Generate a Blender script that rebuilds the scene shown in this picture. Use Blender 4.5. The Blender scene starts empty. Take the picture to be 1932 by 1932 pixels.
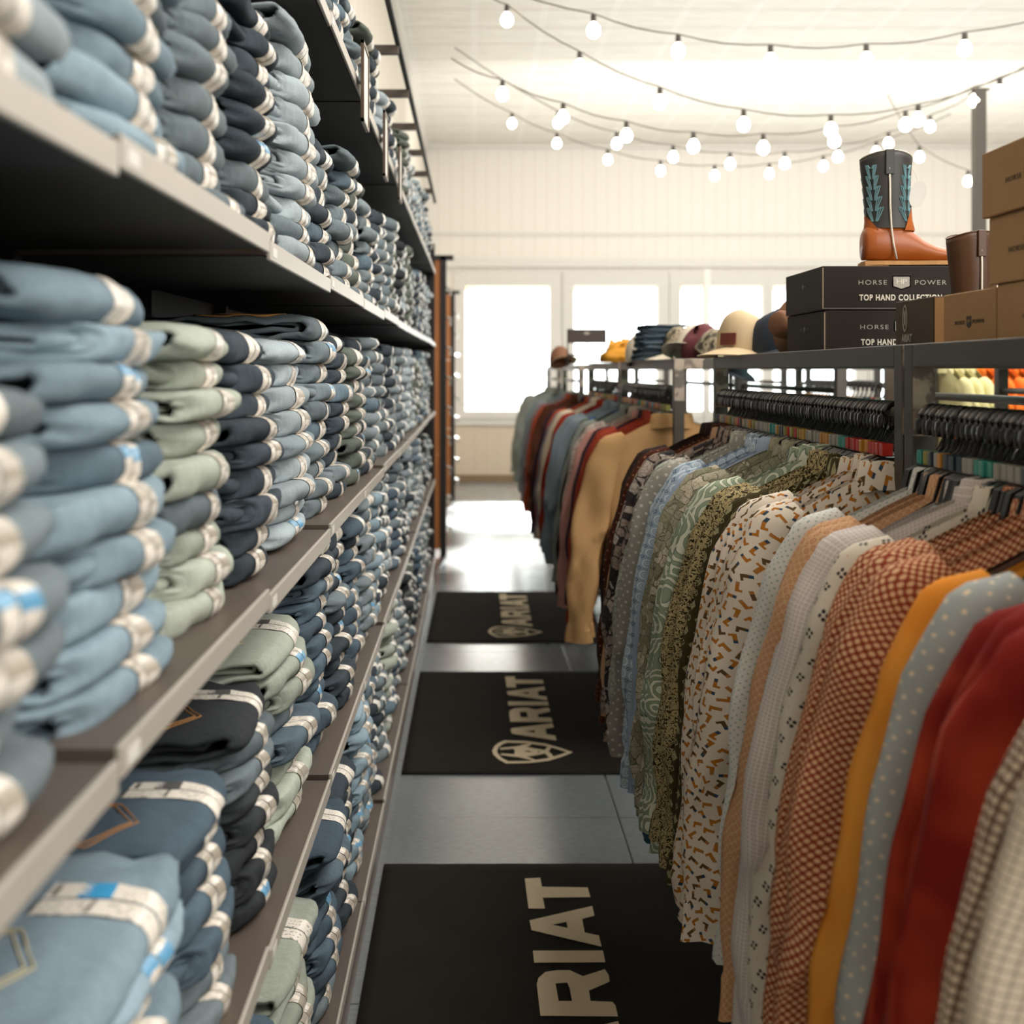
import bpy, bmesh, math, random
from mathutils import Vector, Matrix, noise
random.seed(7)
C = bpy.context.scene.collection
H = 1.55; F = 2250.0; CX = 895.0; CY = 700.0
def at(px, py, d):                       # a pixel of the photograph and a depth -> a point of the room
    return Vector(((px-CX)/F*d, d, H+(CY-py)/F*d))
def S(h):                                # hex sRGB -> linear
    h = h.lstrip('#'); r = []
    for i in (0, 2, 4):
        c = int(h[i:i+2], 16)/255
        r.append(c/12.92 if c <= .04045 else ((c+.055)/1.055)**2.4)
    return (*r, 1)

# ------------------------------------------------------------------ materials
class NT:
    def __init__(s, name):
        s.m = bpy.data.materials.new(name); s.m.use_nodes = True
        s.t = s.m.node_tree; s.n = s.t.nodes; s.l = s.t.links
        s.b = s.n['Principled BSDF']
    def put(s, sock, v):
        if isinstance(v, bpy.types.NodeSocket): s.l.new(v, sock)
        elif v is not None: sock.default_value = v
    def math(s, op, a, b=None, c=None):
        n = s.n.new('ShaderNodeMath'); n.operation = op
        for i, v in enumerate((a, b, c)):
            if v is not None: s.put(n.inputs[i], v)
        return n.outputs[0]
    def coord(s, kind='UV'):
        return s.n.new('ShaderNodeTexCoord').outputs[kind]
    def mapping(s, v, scale=(1,1,1), rot=(0,0,0), loc=(0,0,0)):
        n = s.n.new('ShaderNodeMapping'); s.l.new(v, n.inputs[0])
        n.inputs['Scale'].default_value = scale; n.inputs['Rotation'].default_value = rot; n.inputs['Location'].default_value = loc
        return n.outputs[0]
    def sep(s, v):
        n = s.n.new('ShaderNodeSeparateXYZ'); s.l.new(v, n.inputs[0]); return n.outputs
    def noise(s, v, scale, detail=2, dist=0, col=False):
        n = s.n.new('ShaderNodeTexNoise'); 
        if v is not None: s.l.new(v, n.inputs['Vector'])
        n.inputs['Scale'].default_value = scale; n.inputs['Detail'].default_value = detail; n.inputs['Distortion'].default_value = dist
        return n.outputs['Color' if col else 'Fac']
    def vor(s, v, scale, feature='F1', out='Distance', rnd=1):
        n = s.n.new('ShaderNodeTexVoronoi'); n.feature = feature; s.l.new(v, n.inputs['Vector'])
        n.inputs['Scale'].default_value = scale; n.inputs['Randomness'].default_value = rnd
        return n.outputs[out]
    def mix(s, f, a, b, mode='MIX'):
        n = s.n.new('ShaderNodeMix'); n.data_type = 'RGBA'; n.blend_type = mode
        s.put(n.inputs[0], f); s.put(n.inputs[6], a); s.put(n.inputs[7], b)
        return n.outputs[2]
    def ramp(s, f, stops, const=False):
        n = s.n.new('ShaderNodeValToRGB'); s.l.new(f, n.inputs[0]); r = n.color_ramp
        if const: r.interpolation = 'CONSTANT'
        while len(r.elements) < len(stops): r.elements.new(.5)
        for e, (p, c) in zip(r.elements, stops): e.position = p; e.color = c
        return n.outputs[0]
    def mr(s, v, a, b, c=0, d=1):
        n = s.n.new('ShaderNodeMapRange'); s.put(n.inputs[0], v)
        for i, x in enumerate((a, b, c, d)): n.inputs[i+1].default_value = x
        return n.outputs[0]
    def bump(s, h, st=.3, dist=.002):
        n = s.n.new('ShaderNodeBump'); n.inputs['Strength'].default_value = st; n.inputs['Distance'].default_value = dist
        s.l.new(h, n.inputs['Height']); s.l.new(n.outputs[0], s.b.inputs['Normal'])
    def done(s, col, rough=.8, metal=0, spec=None):
        s.put(s.b.inputs['Base Color'], col); s.put(s.b.inputs['Roughness'], rough); s.b.inputs['Metallic'].default_value = metal
        if spec is not None: s.b.inputs['Specular IOR Level'].default_value = spec
        return s.m
def plain(name, h, rough=.6, metal=0, var=.12, scale=8, spec=None, bump=0):
    t = NT(name); v = t.coord('Object'); n = t.noise(v, scale, 3)
    c = S(h); k = 1-var
    col = t.mix(n, (c[0]*k, c[1]*k, c[2]*k, 1), tuple(min(1, x*(1+var)) for x in c[:3])+(1,))
    if bump: t.bump(t.noise(v, scale*20, 2), bump, .002)
    return t.done(col, rough, metal, spec)
def emis(name, h, st):
    t = NT(name); t.b.inputs['Emission Color'].default_value = S(h); t.b.inputs['Emission Strength'].default_value = st
    return t.done(S(h), .4)

def denim(name, h, wash=.35):
    t = NT(name); v = t.coord('Object'); c = S(h)
    o = t.n.new('ShaderNodeObjectInfo').outputs['Random']
    fine = t.noise(t.mapping(v, (900, 300, 900)), 1, 2); mid_ = t.noise(t.mapping(v, (60, 160, 60)), 1, 3)
    big = t.noise(v, 9, 4, .6)
    lo = tuple(x*(1-wash*.75) for x in c[:3])+(1,); hi = tuple(min(1, x*(1+wash*.8)+.012) for x in c[:3])+(1,)
    col = t.mix(t.mr(big, .32, .68), lo, hi)
    col = t.mix(t.mr(fine, .3, .7, 0, .45), col, tuple(min(1, x*1.5+.02) for x in c[:3])+(1,))
    col = t.mix(t.mr(mid_, .35, .75, 0, .35), col, tuple(min(1, x*1.55+.02) for x in c[:3])+(1,))
    g = t.mr(o, 0, 1, .75, 1.18)
    n = t.n.new('ShaderNodeHueSaturation'); t.l.new(col, n.inputs['Color']); t.l.new(g, n.inputs['Value'])
    t.bump(t.math('ADD', fine, t.math('MULTIPLY', mid_, 1.6)), .45, .0022)
    return t.done(n.outputs[0], .92, 0, .15)
DEN = {k: (denim('denim_'+k, c, w), lab) for k, c, w, lab in [
    ('sky', '778b97', .3, 'light blue'), ('pale', '959c90', .22, 'pale grey-green'), ('ice', '8d999e', .25, 'very light grey-blue'),
    ('grey', '687479', .3, 'grey-blue'), ('mid', '52636f', .4, 'mid blue'), ('blue', '3f4f5c', .4, 'medium dark blue'),
    ('navy', '2b343c', .35, 'dark navy'), ('ink', '22272a', .3, 'almost black'), ('olive', '50574f', .35, 'dark grey-green'),
    ('slate', '5c686d', .35, 'slate grey-blue')]}

def strip_mat(name, block):              # size strip sticker: white paper, a coloured size block and rows of small print
    t = NT(name); u, v, _ = t.sep(t.coord('UV'))
    col = S('e9e2d6')
    row = t.math('LESS_THAN', t.math('FRACT', t.math('MULTIPLY', u, 3.2)), .38)
    n = t.math('GREATER_THAN', t.noise(t.mapping(t.coord('UV'), (3.2, 46, 1)), 1, 0), .52)
    zone = t.math('GREATER_THAN', t.math('FRACT', t.math('MULTIPLY', v, 5)), .3)
    ink = t.math('MULTIPLY', t.math('MULTIPLY', t.math('MULTIPLY', row, n), zone), t.math('GREATER_THAN', v, .42))
    c1 = t.mix(t.math('MULTIPLY', ink, .62), col, S('5a5650'))
    inb = t.math('MULTIPLY', t.math('GREATER_THAN', v, .20), t.math('LESS_THAN', v, .40))
    wht = t.math('GREATER_THAN', t.noise(t.mapping(t.coord('UV'), (3, 30, 1)), 1, 0), .9)
    c2 = t.mix(wht, S(block), S('dcdcd8'))
    return t.done(t.mix(inb, c1, c2), .35)
def small_strip(name, bcol):
    t = NT(name); u, v, _ = t.sep(t.coord('UV')); n = t.noise(t.mapping(t.coord('UV'), (3, 26, 1)), 1, 0)
    c = t.mix(t.math('MULTIPLY', t.math('GREATER_THAN', n, .56), .45), S('e6dfd4'), S('8d8578'))
    return t.done(t.mix(t.math('MULTIPLY', t.math('GREATER_THAN', v, .56), t.math('LESS_THAN', v, .61)), c, S(bcol)), .35)
STRIP_SMALL = small_strip('small_size_strip', 'a39a8c'); STRIP_SMALLB = small_strip('small_size_strip_blue', '5b97bd')
STRIP_GREY = strip_mat('size_strip_grey', '5c5a58'); STRIP_BLUE = strip_mat('size_strip_blue', '3f9bd0')
INK_W = plain('white_print', 'e8e4dc', .5); INK_D = plain('dark_print', '34302c', .5)
STITCH_OR = plain('orange_thread', 'b27a3c', .7); STITCH_PALE = plain('pale_thread', 'c3b68c', .7)

# shirt cloths -------------------------------------------------------
def cloth(name, base, kind='plain', fg='ffffff', fg2='333333', s=40, r=.3, rough=.85, f3=None):
    t = NT('cloth_'+name); uv = t.coord('UV'); B, G, G2 = S(base), S(fg), S(fg2)
    soft = t.noise(uv, 5, 3)
    base_c = t.mix(t.mr(soft, .3, .7, 0, 1), tuple(x*.88 for x in B[:3])+(1,), B)
    def cell(sc, rot=0, warp=0):
        v = t.mapping(uv, (sc, sc, 1), (0, 0, rot))
        x, y, _ = t.sep(v)
        fx = t.math('ABSOLUTE', t.math('SUBTRACT', t.math('FRACT', x), .5)); fy = t.math('ABSOLUTE', t.math('SUBTRACT', t.math('FRACT', y), .5))
        return x, y, fx, fy
    col = base_c
    if kind == 'dots':
        x, y, fx, fy = cell(s, .785); d = t.math('SQRT', t.math('ADD', t.math('MULTIPLY', fx, fx), t.math('MULTIPLY', fy, fy)))
        col = t.mix(t.mr(d, r, r-.08), base_c, G)
        if f3: col = t.mix(t.math('MULTIPLY', t.mr(d, .13, .08), .8), col, S(f3))
    elif kind == 'rings':
        x, y, fx, fy = cell(s, .785); d = t.math('SQRT', t.math('ADD', t.math('MULTIPLY', fx, fx), t.math('MULTIPLY', fy, fy)))
        k = t.mr(t.math('ABSOLUTE', t.math('SUBTRACT', d, r)), .09, .04); col = t.mix(k, base_c, G)
        x, y, fx, fy = cell(s, .785); col = t.mix(t.mr(t.math('ADD', fx, fy), .12, .08), col, G2)
    elif kind == 'squares':
        x, y, fx, fy = cell(s); m = t.math('MAXIMUM', fx, fy)
        col = t.mix(t.math('MULTIPLY', t.mr(t.math('ABSOLUTE', t.math('SUBTRACT', m, r)), .1, .05), .8), base_c, G)
        col = t.mix(t.mr(m, .08, .05), col, G2)
    elif kind == 'cross':
        x, y, fx, fy = cell(s, .785); k = t.math('MULTIPLY', t.mr(t.math('MINIMUM', fx, fy), .06, .03), t.mr(t.math('MAXIMUM', fx, fy), r, r-.04))
        col = t.mix(k, base_c, G)
    elif kind == 'clover':
        x, y, fx, fy = cell(s, .4)
        d = t.math('SQRT', t.math('ADD', t.math('POWER', t.math('SUBTRACT', fx, .11), 2), t.math('POWER', t.math('SUBTRACT', fy, .11), 2)))
        col = t.mix(t.mr(d, .095, .075), base_c, G)
        x, y, fx, fy = cell(s, .4); v = t.math('ADD', t.math('ABSOLUTE', t.math('SUBTRACT', fx, .5)), t.math('ABSOLUTE', t.math('SUBTRACT', fy, .5)))
        col = t.mix(t.mr(v, .06, .04), col, G2)
    elif kind == 'diamond':
        x, y, fx, fy = cell(s, .785); m = t.math('MAXIMUM', fx, fy)
        nz = t.math('GREATER_THAN', t.noise(uv, s*9, 1), .47)
        col = t.mix(t.math('MULTIPLY', t.mr(m, r, r-.04), t.math('ADD', t.math('MULTIPLY', nz, .4), .6)), base_c, G)
        a = t.math('ABSOLUTE', t.math('SUBTRACT', fx, .5)); b = t.math('ABSOLUTE', t.math('SUBTRACT', fy, .5)); m2 = t.math('MAXIMUM', a, b)
        col = t.mix(t.mr(t.math('ABSOLUTE', t.math('SUBTRACT', m2, .11)), .035, .02), col, G2)
    elif kind == 'geo':
        x, y, fx, fy = cell(s); m = t.math('MAXIMUM', fx, fy); d = t.math('SQRT', t.math('ADD', t.math('MULTIPLY', fx, fx), t.math('MULTIPLY', fy, fy)))
        col = t.mix(t.mr(t.math('ABSOLUTE', t.math('SUBTRACT', d, .32)), .09, .03), base_c, G)
        col = t.mix(t.mr(t.math('ABSOLUTE', t.math('SUBTRACT', d, .12)), .05, .02), col, G)
        a = t.math('ABSOLUTE', t.math('SUBTRACT', fx, .5)); b = t.math('ABSOLUTE', t.math('SUBTRACT', fy, .5)); e = t.math('ADD', a, b)
        col = t.mix(t.mr(t.math('ABSOLUTE', t.math('SUBTRACT', e, .15)), .05, .03), col, G2)
    elif kind == 'floral':
        w = t.n.new('ShaderNodeMix'); w.data_type = 'VECTOR'; w.inputs[0].default_value = .06/ (s/14)
        t.l.new(uv, w.inputs[4]); t.l.new(t.noise(uv, s*.8, 2, 0, True), w.inputs[5]); wv = w.outputs[1]
        e = t.vor(wv, s, 'DISTANCE_TO_EDGE'); cc = t.vor(wv, s, 'F1', 'Color'); r1, g1, _ = t.sep(cc)
        col = t.mix(t.math('GREATER_THAN', r1, .45), base_c, G)
        if f3: col = t.mix(t.math('GREATER_THAN', g1, .72), col, S(f3))
        col = t.mix(t.mr(e, r*.28, r*.12), col, G2)
        e2 = t.vor(wv, s*2.6, 'DISTANCE_TO_EDGE'); col = t.mix(t.math('MULTIPLY', t.mr(e2, .07, .03), .55), col, G2)
    elif kind == 'paisley':
        dd = t.vor(uv, s, 'F1'); nn = t.noise(uv, s*1.5, 2)
        w = t.math('SINE', t.math('ADD', t.math('MULTIPLY', dd, 34), t.math('MULTIPLY', nn, 9)))
        col = t.mix(t.mr(w, .1, .5), base_c, G); col = t.mix(t.mr(t.math('ABSOLUTE', w), .22, .08), col, G2)
    elif kind == 'vine':
        n1 = t.noise(uv, s, 2, 1.5); col = t.mix(t.mr(t.math('ABSOLUTE', t.math('SUBTRACT', n1, .5)), r*.13, r*.08), base_c, G)
    elif kind == 'boots':
        def layer(sc, off, c_in):
            v = t.mapping(uv, (sc, sc, 1), (0, 0, .35), off); x, y, _ = t.sep(v)
            wn = t.n.new('ShaderNodeTexWhiteNoise'); wn.noise_dimensions = '2D'
            fl = t.n.new('ShaderNodeVectorMath'); fl.operation = 'FLOOR'; t.l.new(v, fl.inputs[0]); t.l.new(fl.outputs[0], wn.inputs[0])
            rr, gg, bb = t.sep(wn.outputs['Color'])
            ang = t.math('MULTIPLY', rr, 6.283); ca = t.math('COSINE', ang); sa = t.math('SINE', ang)
            px = t.math('SUBTRACT', t.math('FRACT', x), .5); py = t.math('SUBTRACT', t.math('FRACT', y), .5)
            qx = t.math('SUBTRACT', t.math('MULTIPLY', px, ca), t.math('MULTIPLY', py, sa)); qy = t.math('ADD', t.math('MULTIPLY', px, sa), t.math('MULTIPLY', py, ca))
            qx = t.math('MULTIPLY', qx, .95); qy = t.math('MULTIPLY', qy, .92)
            shaft = t.math('MULTIPLY', t.math('LESS_THAN', t.math('ABSOLUTE', t.math('ADD', qx, .06)), .13), t.math('LESS_THAN', t.math('ABSOLUTE', qy), .36))
            foot = t.math('MULTIPLY', t.math('LESS_THAN', t.math('ABSOLUTE', t.math('SUBTRACT', qx, .07)), .22), t.math('LESS_THAN', t.math('ABSOLUTE', t.math('ADD', qy, .27)), .09))
            body = t.math('MAXIMUM', shaft, foot); top = t.math('GREATER_THAN', qy, .12)
            cb = t.mix(t.math('GREATER_THAN', gg, .7), S('b06c22'), S('5d4526')); ct = t.mix(t.math('GREATER_THAN', bb, .5), S('2f4358'), S('a8703a'))
            return t.mix(body, c_in, t.mix(top, cb, ct))
        col = layer(s, (0, 0, 0), base_c)
    elif kind == 'check':
        x, y, fx, fy = cell(s, .1); a = t.math('LESS_THAN', fx, r); b = t.math('LESS_THAN', fy, r)
        col = t.mix(t.math('MULTIPLY', t.math('SUBTRACT', 1, t.math('MULTIPLY', a, b)), .9), G, base_c)
    elif kind == 'lattice':
        x, y, fx, fy = cell(s, .785); d = t.math('SQRT', t.math('ADD', t.math('MULTIPLY', fx, fx), t.math('MULTIPLY', fy, fy)))
        col = t.mix(t.mr(d, .42, .3), base_c, G); col = t.mix(t.mr(d, .13, .08), col, G2)
    elif kind == 'plaid':
        n1 = t.noise(uv, 9, 2); col = t.mix(t.mr(n1, .4, .65), base_c, G)
    t.bump(t.noise(t.mapping(uv, (700, 700, 1)), 1, 1), .15, .001)
    return t.done(col, rough, 0, .2)
CL = {
 'blackbrown': (cloth('blackbrown', '2a1c16', 'vine', '3a2820', s=60), 'black-brown'),
 'browndot': (cloth('browndot', '4b2315', 'dots', 'a0754f', s=50, r=.16), 'dark brown shirt with tiny tan dots'),
 'peach': (cloth('peach', 'c79c78'), 'plain peach'),
 'leaf': (cloth('leaf', '3a3534', 'floral', '9d8a7d', '2b2729', s=36, r=.3, f3='bfb2a6'), 'charcoal and taupe leaf-print'),
 'creamfl': (cloth('creamfl', 'c4bfb0', 'floral', 'b3b5a6', '6d7470', s=60, r=.22), 'cream and grey floral'),
 'greydot': (cloth('greydot', '98938a', 'dots', 'cfc9bd', s=55, r=.2), 'warm grey shirt with pale dots'),
 'bluegeo': (cloth('bluegeo', '9fb3c4', 'geo', 'd5dee2', '3c4a60', s=38), 'light blue geometric medallion'),
 'plainblue': (cloth('plainblue', 'a6b6cb', 'dots', '8899b5', s=55, r=.12), 'plain pale blue'),
 'beigefl': (cloth('beigefl', '8f8c72', 'floral', 'a59e88', '5c584a', s=44, r=.14, f3='c9bda6'), 'sage and beige floral'),
 'tealfl': (cloth('tealfl', '2f5260', 'dots', '8fa3a0', s=36, r=.2), 'dark teal shirt with pale specks'),
 'paisley': (cloth('paisley', '8d9b83', 'paisley', 'cfd0bb', '4e5f53', s=16), 'green and cream paisley'),
 'olivefl': (cloth('olivefl', '2f2a17', 'vine', 'b19f73', s=105, r=.75), 'dark olive shirt with a small tan vine print'),
 'olivedia': (cloth('olivedia', '40371d', 'diamond', 'a8a079', 'a8a079', s=30, r=.22), 'dark olive shirt with tan diamonds'),
 'boots': (cloth('boots', 'e6d8c6', 'boots', s=50), 'cream shirt printed with small brown boots'),
 'tealx': (cloth('tealx', 'e2e0da', 'cross', '5e8f96', s=120, r=.24), 'white shirt with small teal crosses'),
 'tan': (cloth('tan', 'd2a880', 'rings', 'b5714a', '9a5a38', s=110, r=.3), 'peach-tan ring-print'),
 'lilac': (cloth('lilac', 'ded6cf', 'squares', 'a08a86', '7c6560', s=170, r=.26), 'white shirt with tiny mauve squares'),
 'clover': (cloth('clover', 'dcd2c0', 'clover', '2f2827', 'd0a078', s=36), 'cream shirt with black clovers'),
 'rust': (cloth('rust', '8f3d27', 'lattice', 'd9ab82', 'e6c398', s=135), 'rust shirt with cream lattice dots'),
 'orange': (cloth('orange', 'ea9a3c', 'plaid', 'e48a2c'), 'bright orange'),
 'bluegrey': (cloth('bluegrey', 'a3a8a6', 'dots', 'dfd0b8', s=62, r=.17, f3='e8cfae'), 'grey shirt with cream dots'),
 'red': (cloth('red', '7a1710', 'plaid', 'a2351c'), 'deep red and orange plaid'),
 'bcheck': (cloth('bcheck', '54382d', 'check', 'e0ccb2', s=115, r=.3), 'brown and cream check'),
 'stripe': (cloth('stripe', '8a8178', 'check', 'c9bba6', s=120, r=.4), 'grey and beige check'),
 'camel': (cloth('camel', 'bb9161', 'dots', 'a87e50', s=90, r=.2), 'camel tan'),
 'brick': (cloth('brick', '8e2f1c', 'plaid', '9f3d24'), 'brick red'),
 'plum': (cloth('plum', '3f2a33'), 'dark plum'),
 'pink': (cloth('pink', 'c58d83'), 'dusty pink'),
 'whitefl': (cloth('whitefl', 'cdbfb2', 'floral', 'b8a79b', '8b7a72', s=36, r=.2), 'off-white floral'),
 'greenfl': (cloth('greenfl', '3f4a3a', 'floral', '5c6a52', '20262a', s=26, r=.3, f3='2f5f9a'), 'dark green floral with blue'),
 'steel': (cloth('steel', '7d8a92'), 'steel grey-blue'),
 'cream': (cloth('cream', 'd8c6ab'), 'plain cream'),
 'orangered': (cloth('orangered', 'b04a2c'), 'orange-red'),
 'greygreen': (cloth('greygreen', '8b9089'), 'grey-green'),
 'mauve': (cloth('mauve', '8b7f86'), 'mauve grey'),
 'lime': (cloth('lime', 'e0d9a0'), 'pale yellow'),
 'neon': (cloth('neon', 'f07a28'), 'vivid orange'),
 'mint': (cloth('mint', '8fa596'), 'mint green'),
}
# general materials
BLACKP = plain('black_plastic', '0e0d0c', .3, 0, .2)
GUN = plain('gunmetal_tube', '4a4640', .45, .5, .15)
def patched():
    t = NT('gunmetal_with_bare_patches'); v = t.coord('Generated'); x, y, z = t.sep(v)
    n = t.noise(t.coord('Object'), 22, 3); k = t.math('LESS_THAN', t.math('ADD', x, t.math('MULTIPLY', n, .16)), .22)
    sh = t.noise(t.coord('Object'), 30, 3); pc = t.ramp(sh, [(0, S('b5a594')), (.52, S('9d8d7e')), (.6, S('7a6f64')), (1, S('5b534b'))])
    return t.done(t.mix(k, S('4a4740'), pc), .5, .35)
PATCH = patched()
def patched2():
    t = NT('bare_steel_patch'); sh = t.noise(t.coord('Object'), 26, 3)
    return t.done(t.ramp(sh, [(0, S('baab9a')), (.5, S('a39587')), (.56, S('6a625a')), (1, S('4a4640'))]), .5, .3)
PATCH2 = patched2()
SHELF = plain('shelf_taupe', '5b5048', .5, .2, .1)
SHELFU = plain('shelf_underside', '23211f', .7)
LIP = plain('shelf_front_grey', 'ada69c', .42, .1, .05)
GOND = plain('gondola_black', '151413', .7)
TAG = plain('white_paper', 'd8d4cc', .5)
WHITE = plain('white_paint', 'e6ded0', .7, 0, .04, 3)
TRIM = plain('window_trim_white', 'e4e0d8', .6, 0, .03)
CHROME = plain('chrome', 'cfcfcf', .15, 1, .05)

# ------------------------------------------------------------------ geometry helpers
def tag(o, label=None, cat=None, group=None, kind=None):
    if label: o['label'] = label
    if cat: o['category'] = cat
    if group: o['group'] = group
    if kind: o['kind'] = kind
    return o
def obj(name, me, mat=None, parent=None, loc=None, rot=None, scale=None):
    o = bpy.data.objects.new(name, me); C.objects.link(o)
    if parent: o.parent = parent
    if loc is not None: o.location = loc
    if rot is not None: o.rotation_euler = rot
    if scale is not None: o.scale = scale
    if mat is not None:
        if len(me.materials) == 0: me.materials.append(mat)
        o.material_slots[0].link = 'OBJECT'; o.material_slots[0].material = mat
    return o
def thing(name, label, cat, loc=(0,0,0), rz=0, group=None):
    o = bpy.data.objects.new(name, None); C.objects.link(o); o.location = loc; o.rotation_euler = (0, 0, rz); o.empty_display_size = .1
    return tag(o, label, cat, group)
def bm_mesh(bm, name='m', smooth=False):
    me = bpy.data.meshes.new(name); bmesh.ops.recalc_face_normals(bm, faces=bm.faces); bm.to_mesh(me); bm.free()
    if smooth:
        for p in me.polygons: p.use_smooth = True
    return me
def box(bm, x0, x1, y0, y1, z0, z1, bev=0):
    r = bmesh.ops.create_cube(bm, size=1); vs = r['verts']
    for v in vs: v.co = Vector(((x0+x1)/2+v.co.x*(x1-x0), (y0+y1)/2+v.co.y*(y1-y0), (z0+z1)/2+v.co.z*(z1-z0)))
    if bev:
        es = list({e for v in vs for e in v.link_edges})
        bmesh.ops.bevel(bm, geom=es, offset=bev, segments=2, affect='EDGES', profile=.5)
def boxm(*a, bev=0):
    bm = bmesh.new(); box(bm, *a, bev=bev); return bm_mesh(bm)
def tube(bm, pts, r, seg=8, cap=True, closed=False):
    pts = [Vector(p) for p in pts]; n = len(pts); rings = []
    rr = r if isinstance(r, (list, tuple)) else [r]*n
    up = Vector((0, 0, 1))
    for i, p in enumerate(pts):
        a = pts[(i-1) % n] if (i > 0 or closed) else p; b = pts[(i+1) % n] if (i < n-1 or closed) else p
        t = (b-a).normalized(); u = up if abs(t.dot(up)) < .95 else Vector((1, 0, 0))
        s = t.cross(u).normalized(); w = s.cross(t).normalized()
        rings.append([bm.verts.new(p+(s*math.cos(q)+w*math.sin(q))*rr[i]) for q in [2*math.pi*k/seg for k in range(seg)]])
    for i in range(n if closed else n-1):
        A, B = rings[i], rings[(i+1) % n]
        for k in range(seg): bm.faces.new((A[k], A[(k+1) % seg], B[(k+1) % seg], B[k]))
    if cap and not closed: bm.faces.new(rings[0][::-1]); bm.faces.new(rings[-1])
def lathe(bm, prof, seg=16, c=(0,0,0), sx=1, sy=1):
    rings = []
    for r, z in prof: rings.append([bm.verts.new((c[0]+r*sx*math.cos(2*math.pi*k/seg), c[1]+r*sy*math.sin(2*math.pi*k/seg), c[2]+z)) for k in range(seg)])
    for A, B in zip(rings, rings[1:]):
        for k in range(seg): bm.faces.new((A[k], A[(k+1) % seg], B[(k+1) % seg], B[k]))
    bm.faces.new(rings[0][::-1]); bm.faces.new(rings[-1])
def grid_mesh(name, rows, uvs=None, closed_u=False, caps=False, smooth=True):
    nr, nc = len(rows), len(rows[0]); verts = [tuple(v) for r in rows for v in r]; faces = []; fuv = []
    for i in range(nr-1):
        for j in range(nc if closed_u else nc-1):
            k = (j+1) % nc; faces.append((i*nc+j, i*nc+k, (i+1)*nc+k, (i+1)*nc+j))
            if uvs: fuv.append((uvs(i, j), uvs(i, j+1), uvs(i+1, j+1), uvs(i+1, j)))
    me = bpy.data.meshes.new(name); me.from_pydata(verts, [], faces); me.update()
    if uvs:
        l = me.uv_layers.new(name='uv'); li = 0
        for f in fuv:
            for q in f: l.data[li].uv = q; li += 1
    if smooth:
        for p in me.polygons: p.use_smooth = True
    return me
def poly_mesh(loops, thick=.001, name='poly'):         # flat outline with holes, in the XY plane
    cu = bpy.data.curves.new(name, 'CURVE'); cu.dimensions = '2D'; cu.fill_mode = 'BOTH'; cu.extrude = thick/2
    for L in loops:
        sp = cu.splines.new('POLY'); sp.points.add(len(L)-1); sp.use_cyclic_u = True
        for p, q in zip(sp.points, L): p.co = (q[0], q[1], 0, 1)
    o = bpy.data.objects.new('t', cu); C.objects.link(o); dg = bpy.context.evaluated_depsgraph_get()
    me = bpy.data.meshes.new_from_object(o.evaluated_get(dg)); bpy.data.objects.remove(o); bpy.data.curves.remove(cu)
    me.materials.clear(); return me
def text_mesh(s, size, thick=.0006, sx=1, spacing=1, bold=0):
    cu = bpy.data.curves.new('t', 'FONT'); cu.body = s; cu.size = size; cu.extrude = thick/2; cu.align_x = 'CENTER'; cu.align_y = 'CENTER'
    cu.space_character = spacing; cu.offset = bold
    o = bpy.data.objects.new('t', cu); C.objects.link(o); dg = bpy.context.evaluated_depsgraph_get()
    me = bpy.data.meshes.new_from_object(o.evaluated_get(dg)); bpy.data.objects.remove(o); bpy.data.curves.remove(cu)
    for v in me.vertices: v.co.x *= sx
    me.materials.clear(); return me
ORD = ['first','second','third','fourth','fifth','sixth','seventh','eighth','ninth','tenth','eleventh','twelfth','thirteenth','fourteenth','fifteenth','sixteenth','seventeenth','eighteenth','nineteenth','twentieth']

# ------------------------------------------------------------------ room shell
FW = 16.8                                             # far wall
def xw(px, d=FW): return (px-CX)/F*d
def zw(py, d=FW): return H+(CY-py)/F*d
X0, X1, Y0, CEIL = -.70, 9.0, -3.0, 4.72
def floor_mat():
    t = NT('painted_board_floor'); v = t.coord('Object'); x, y, z = t.sep(v)
    n = t.noise(t.mapping(v, (2, 1, 1)), 1.1, 3, 0); n2 = t.noise(t.mapping(v, (1, 3, 1)), 30, 3)
    c = t.mix(n, S('6c7276'), S('7f8588')); c = t.mix(t.mr(n2, .35, .7, 0, .25), c, S('2d2b29'))
    sx = t.math('ABSOLUTE', t.math('SUBTRACT', t.math('FRACT', t.math('DIVIDE', t.math('ADD', x, .72), 1.22)), .5))
    kx = t.mr(sx, .4955, .498)
    row = t.math('ABSOLUTE', t.math('SUBTRACT', t.math('FRACT', t.math('DIVIDE', t.math('SUBTRACT', y, 2.31), .61)), .5))
    ky = t.mr(row, .493, .497)
    k = t.math('MAXIMUM', kx, t.math('MULTIPLY', ky, t.mr(t.noise(v, .7, 1), .45, .5)))
    c = t.mix(t.math('MULTIPLY', k, .85), c, S('1e1b18'))
    h = t.math('SUBTRACT', t.math('MULTIPLY', n2, .25), k); t.bump(h, .25, .004)
    t.b.inputs['IOR'].default_value = 1.75; return t.done(c, t.mr(n, .3, .7, .16, .26), 0, .7)
fl = obj('floor', boxm(X0-.3, X1+.2, Y0-.2, FW+.3, -.1, 0), floor_mat()); tag(fl, kind='structure')
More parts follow.
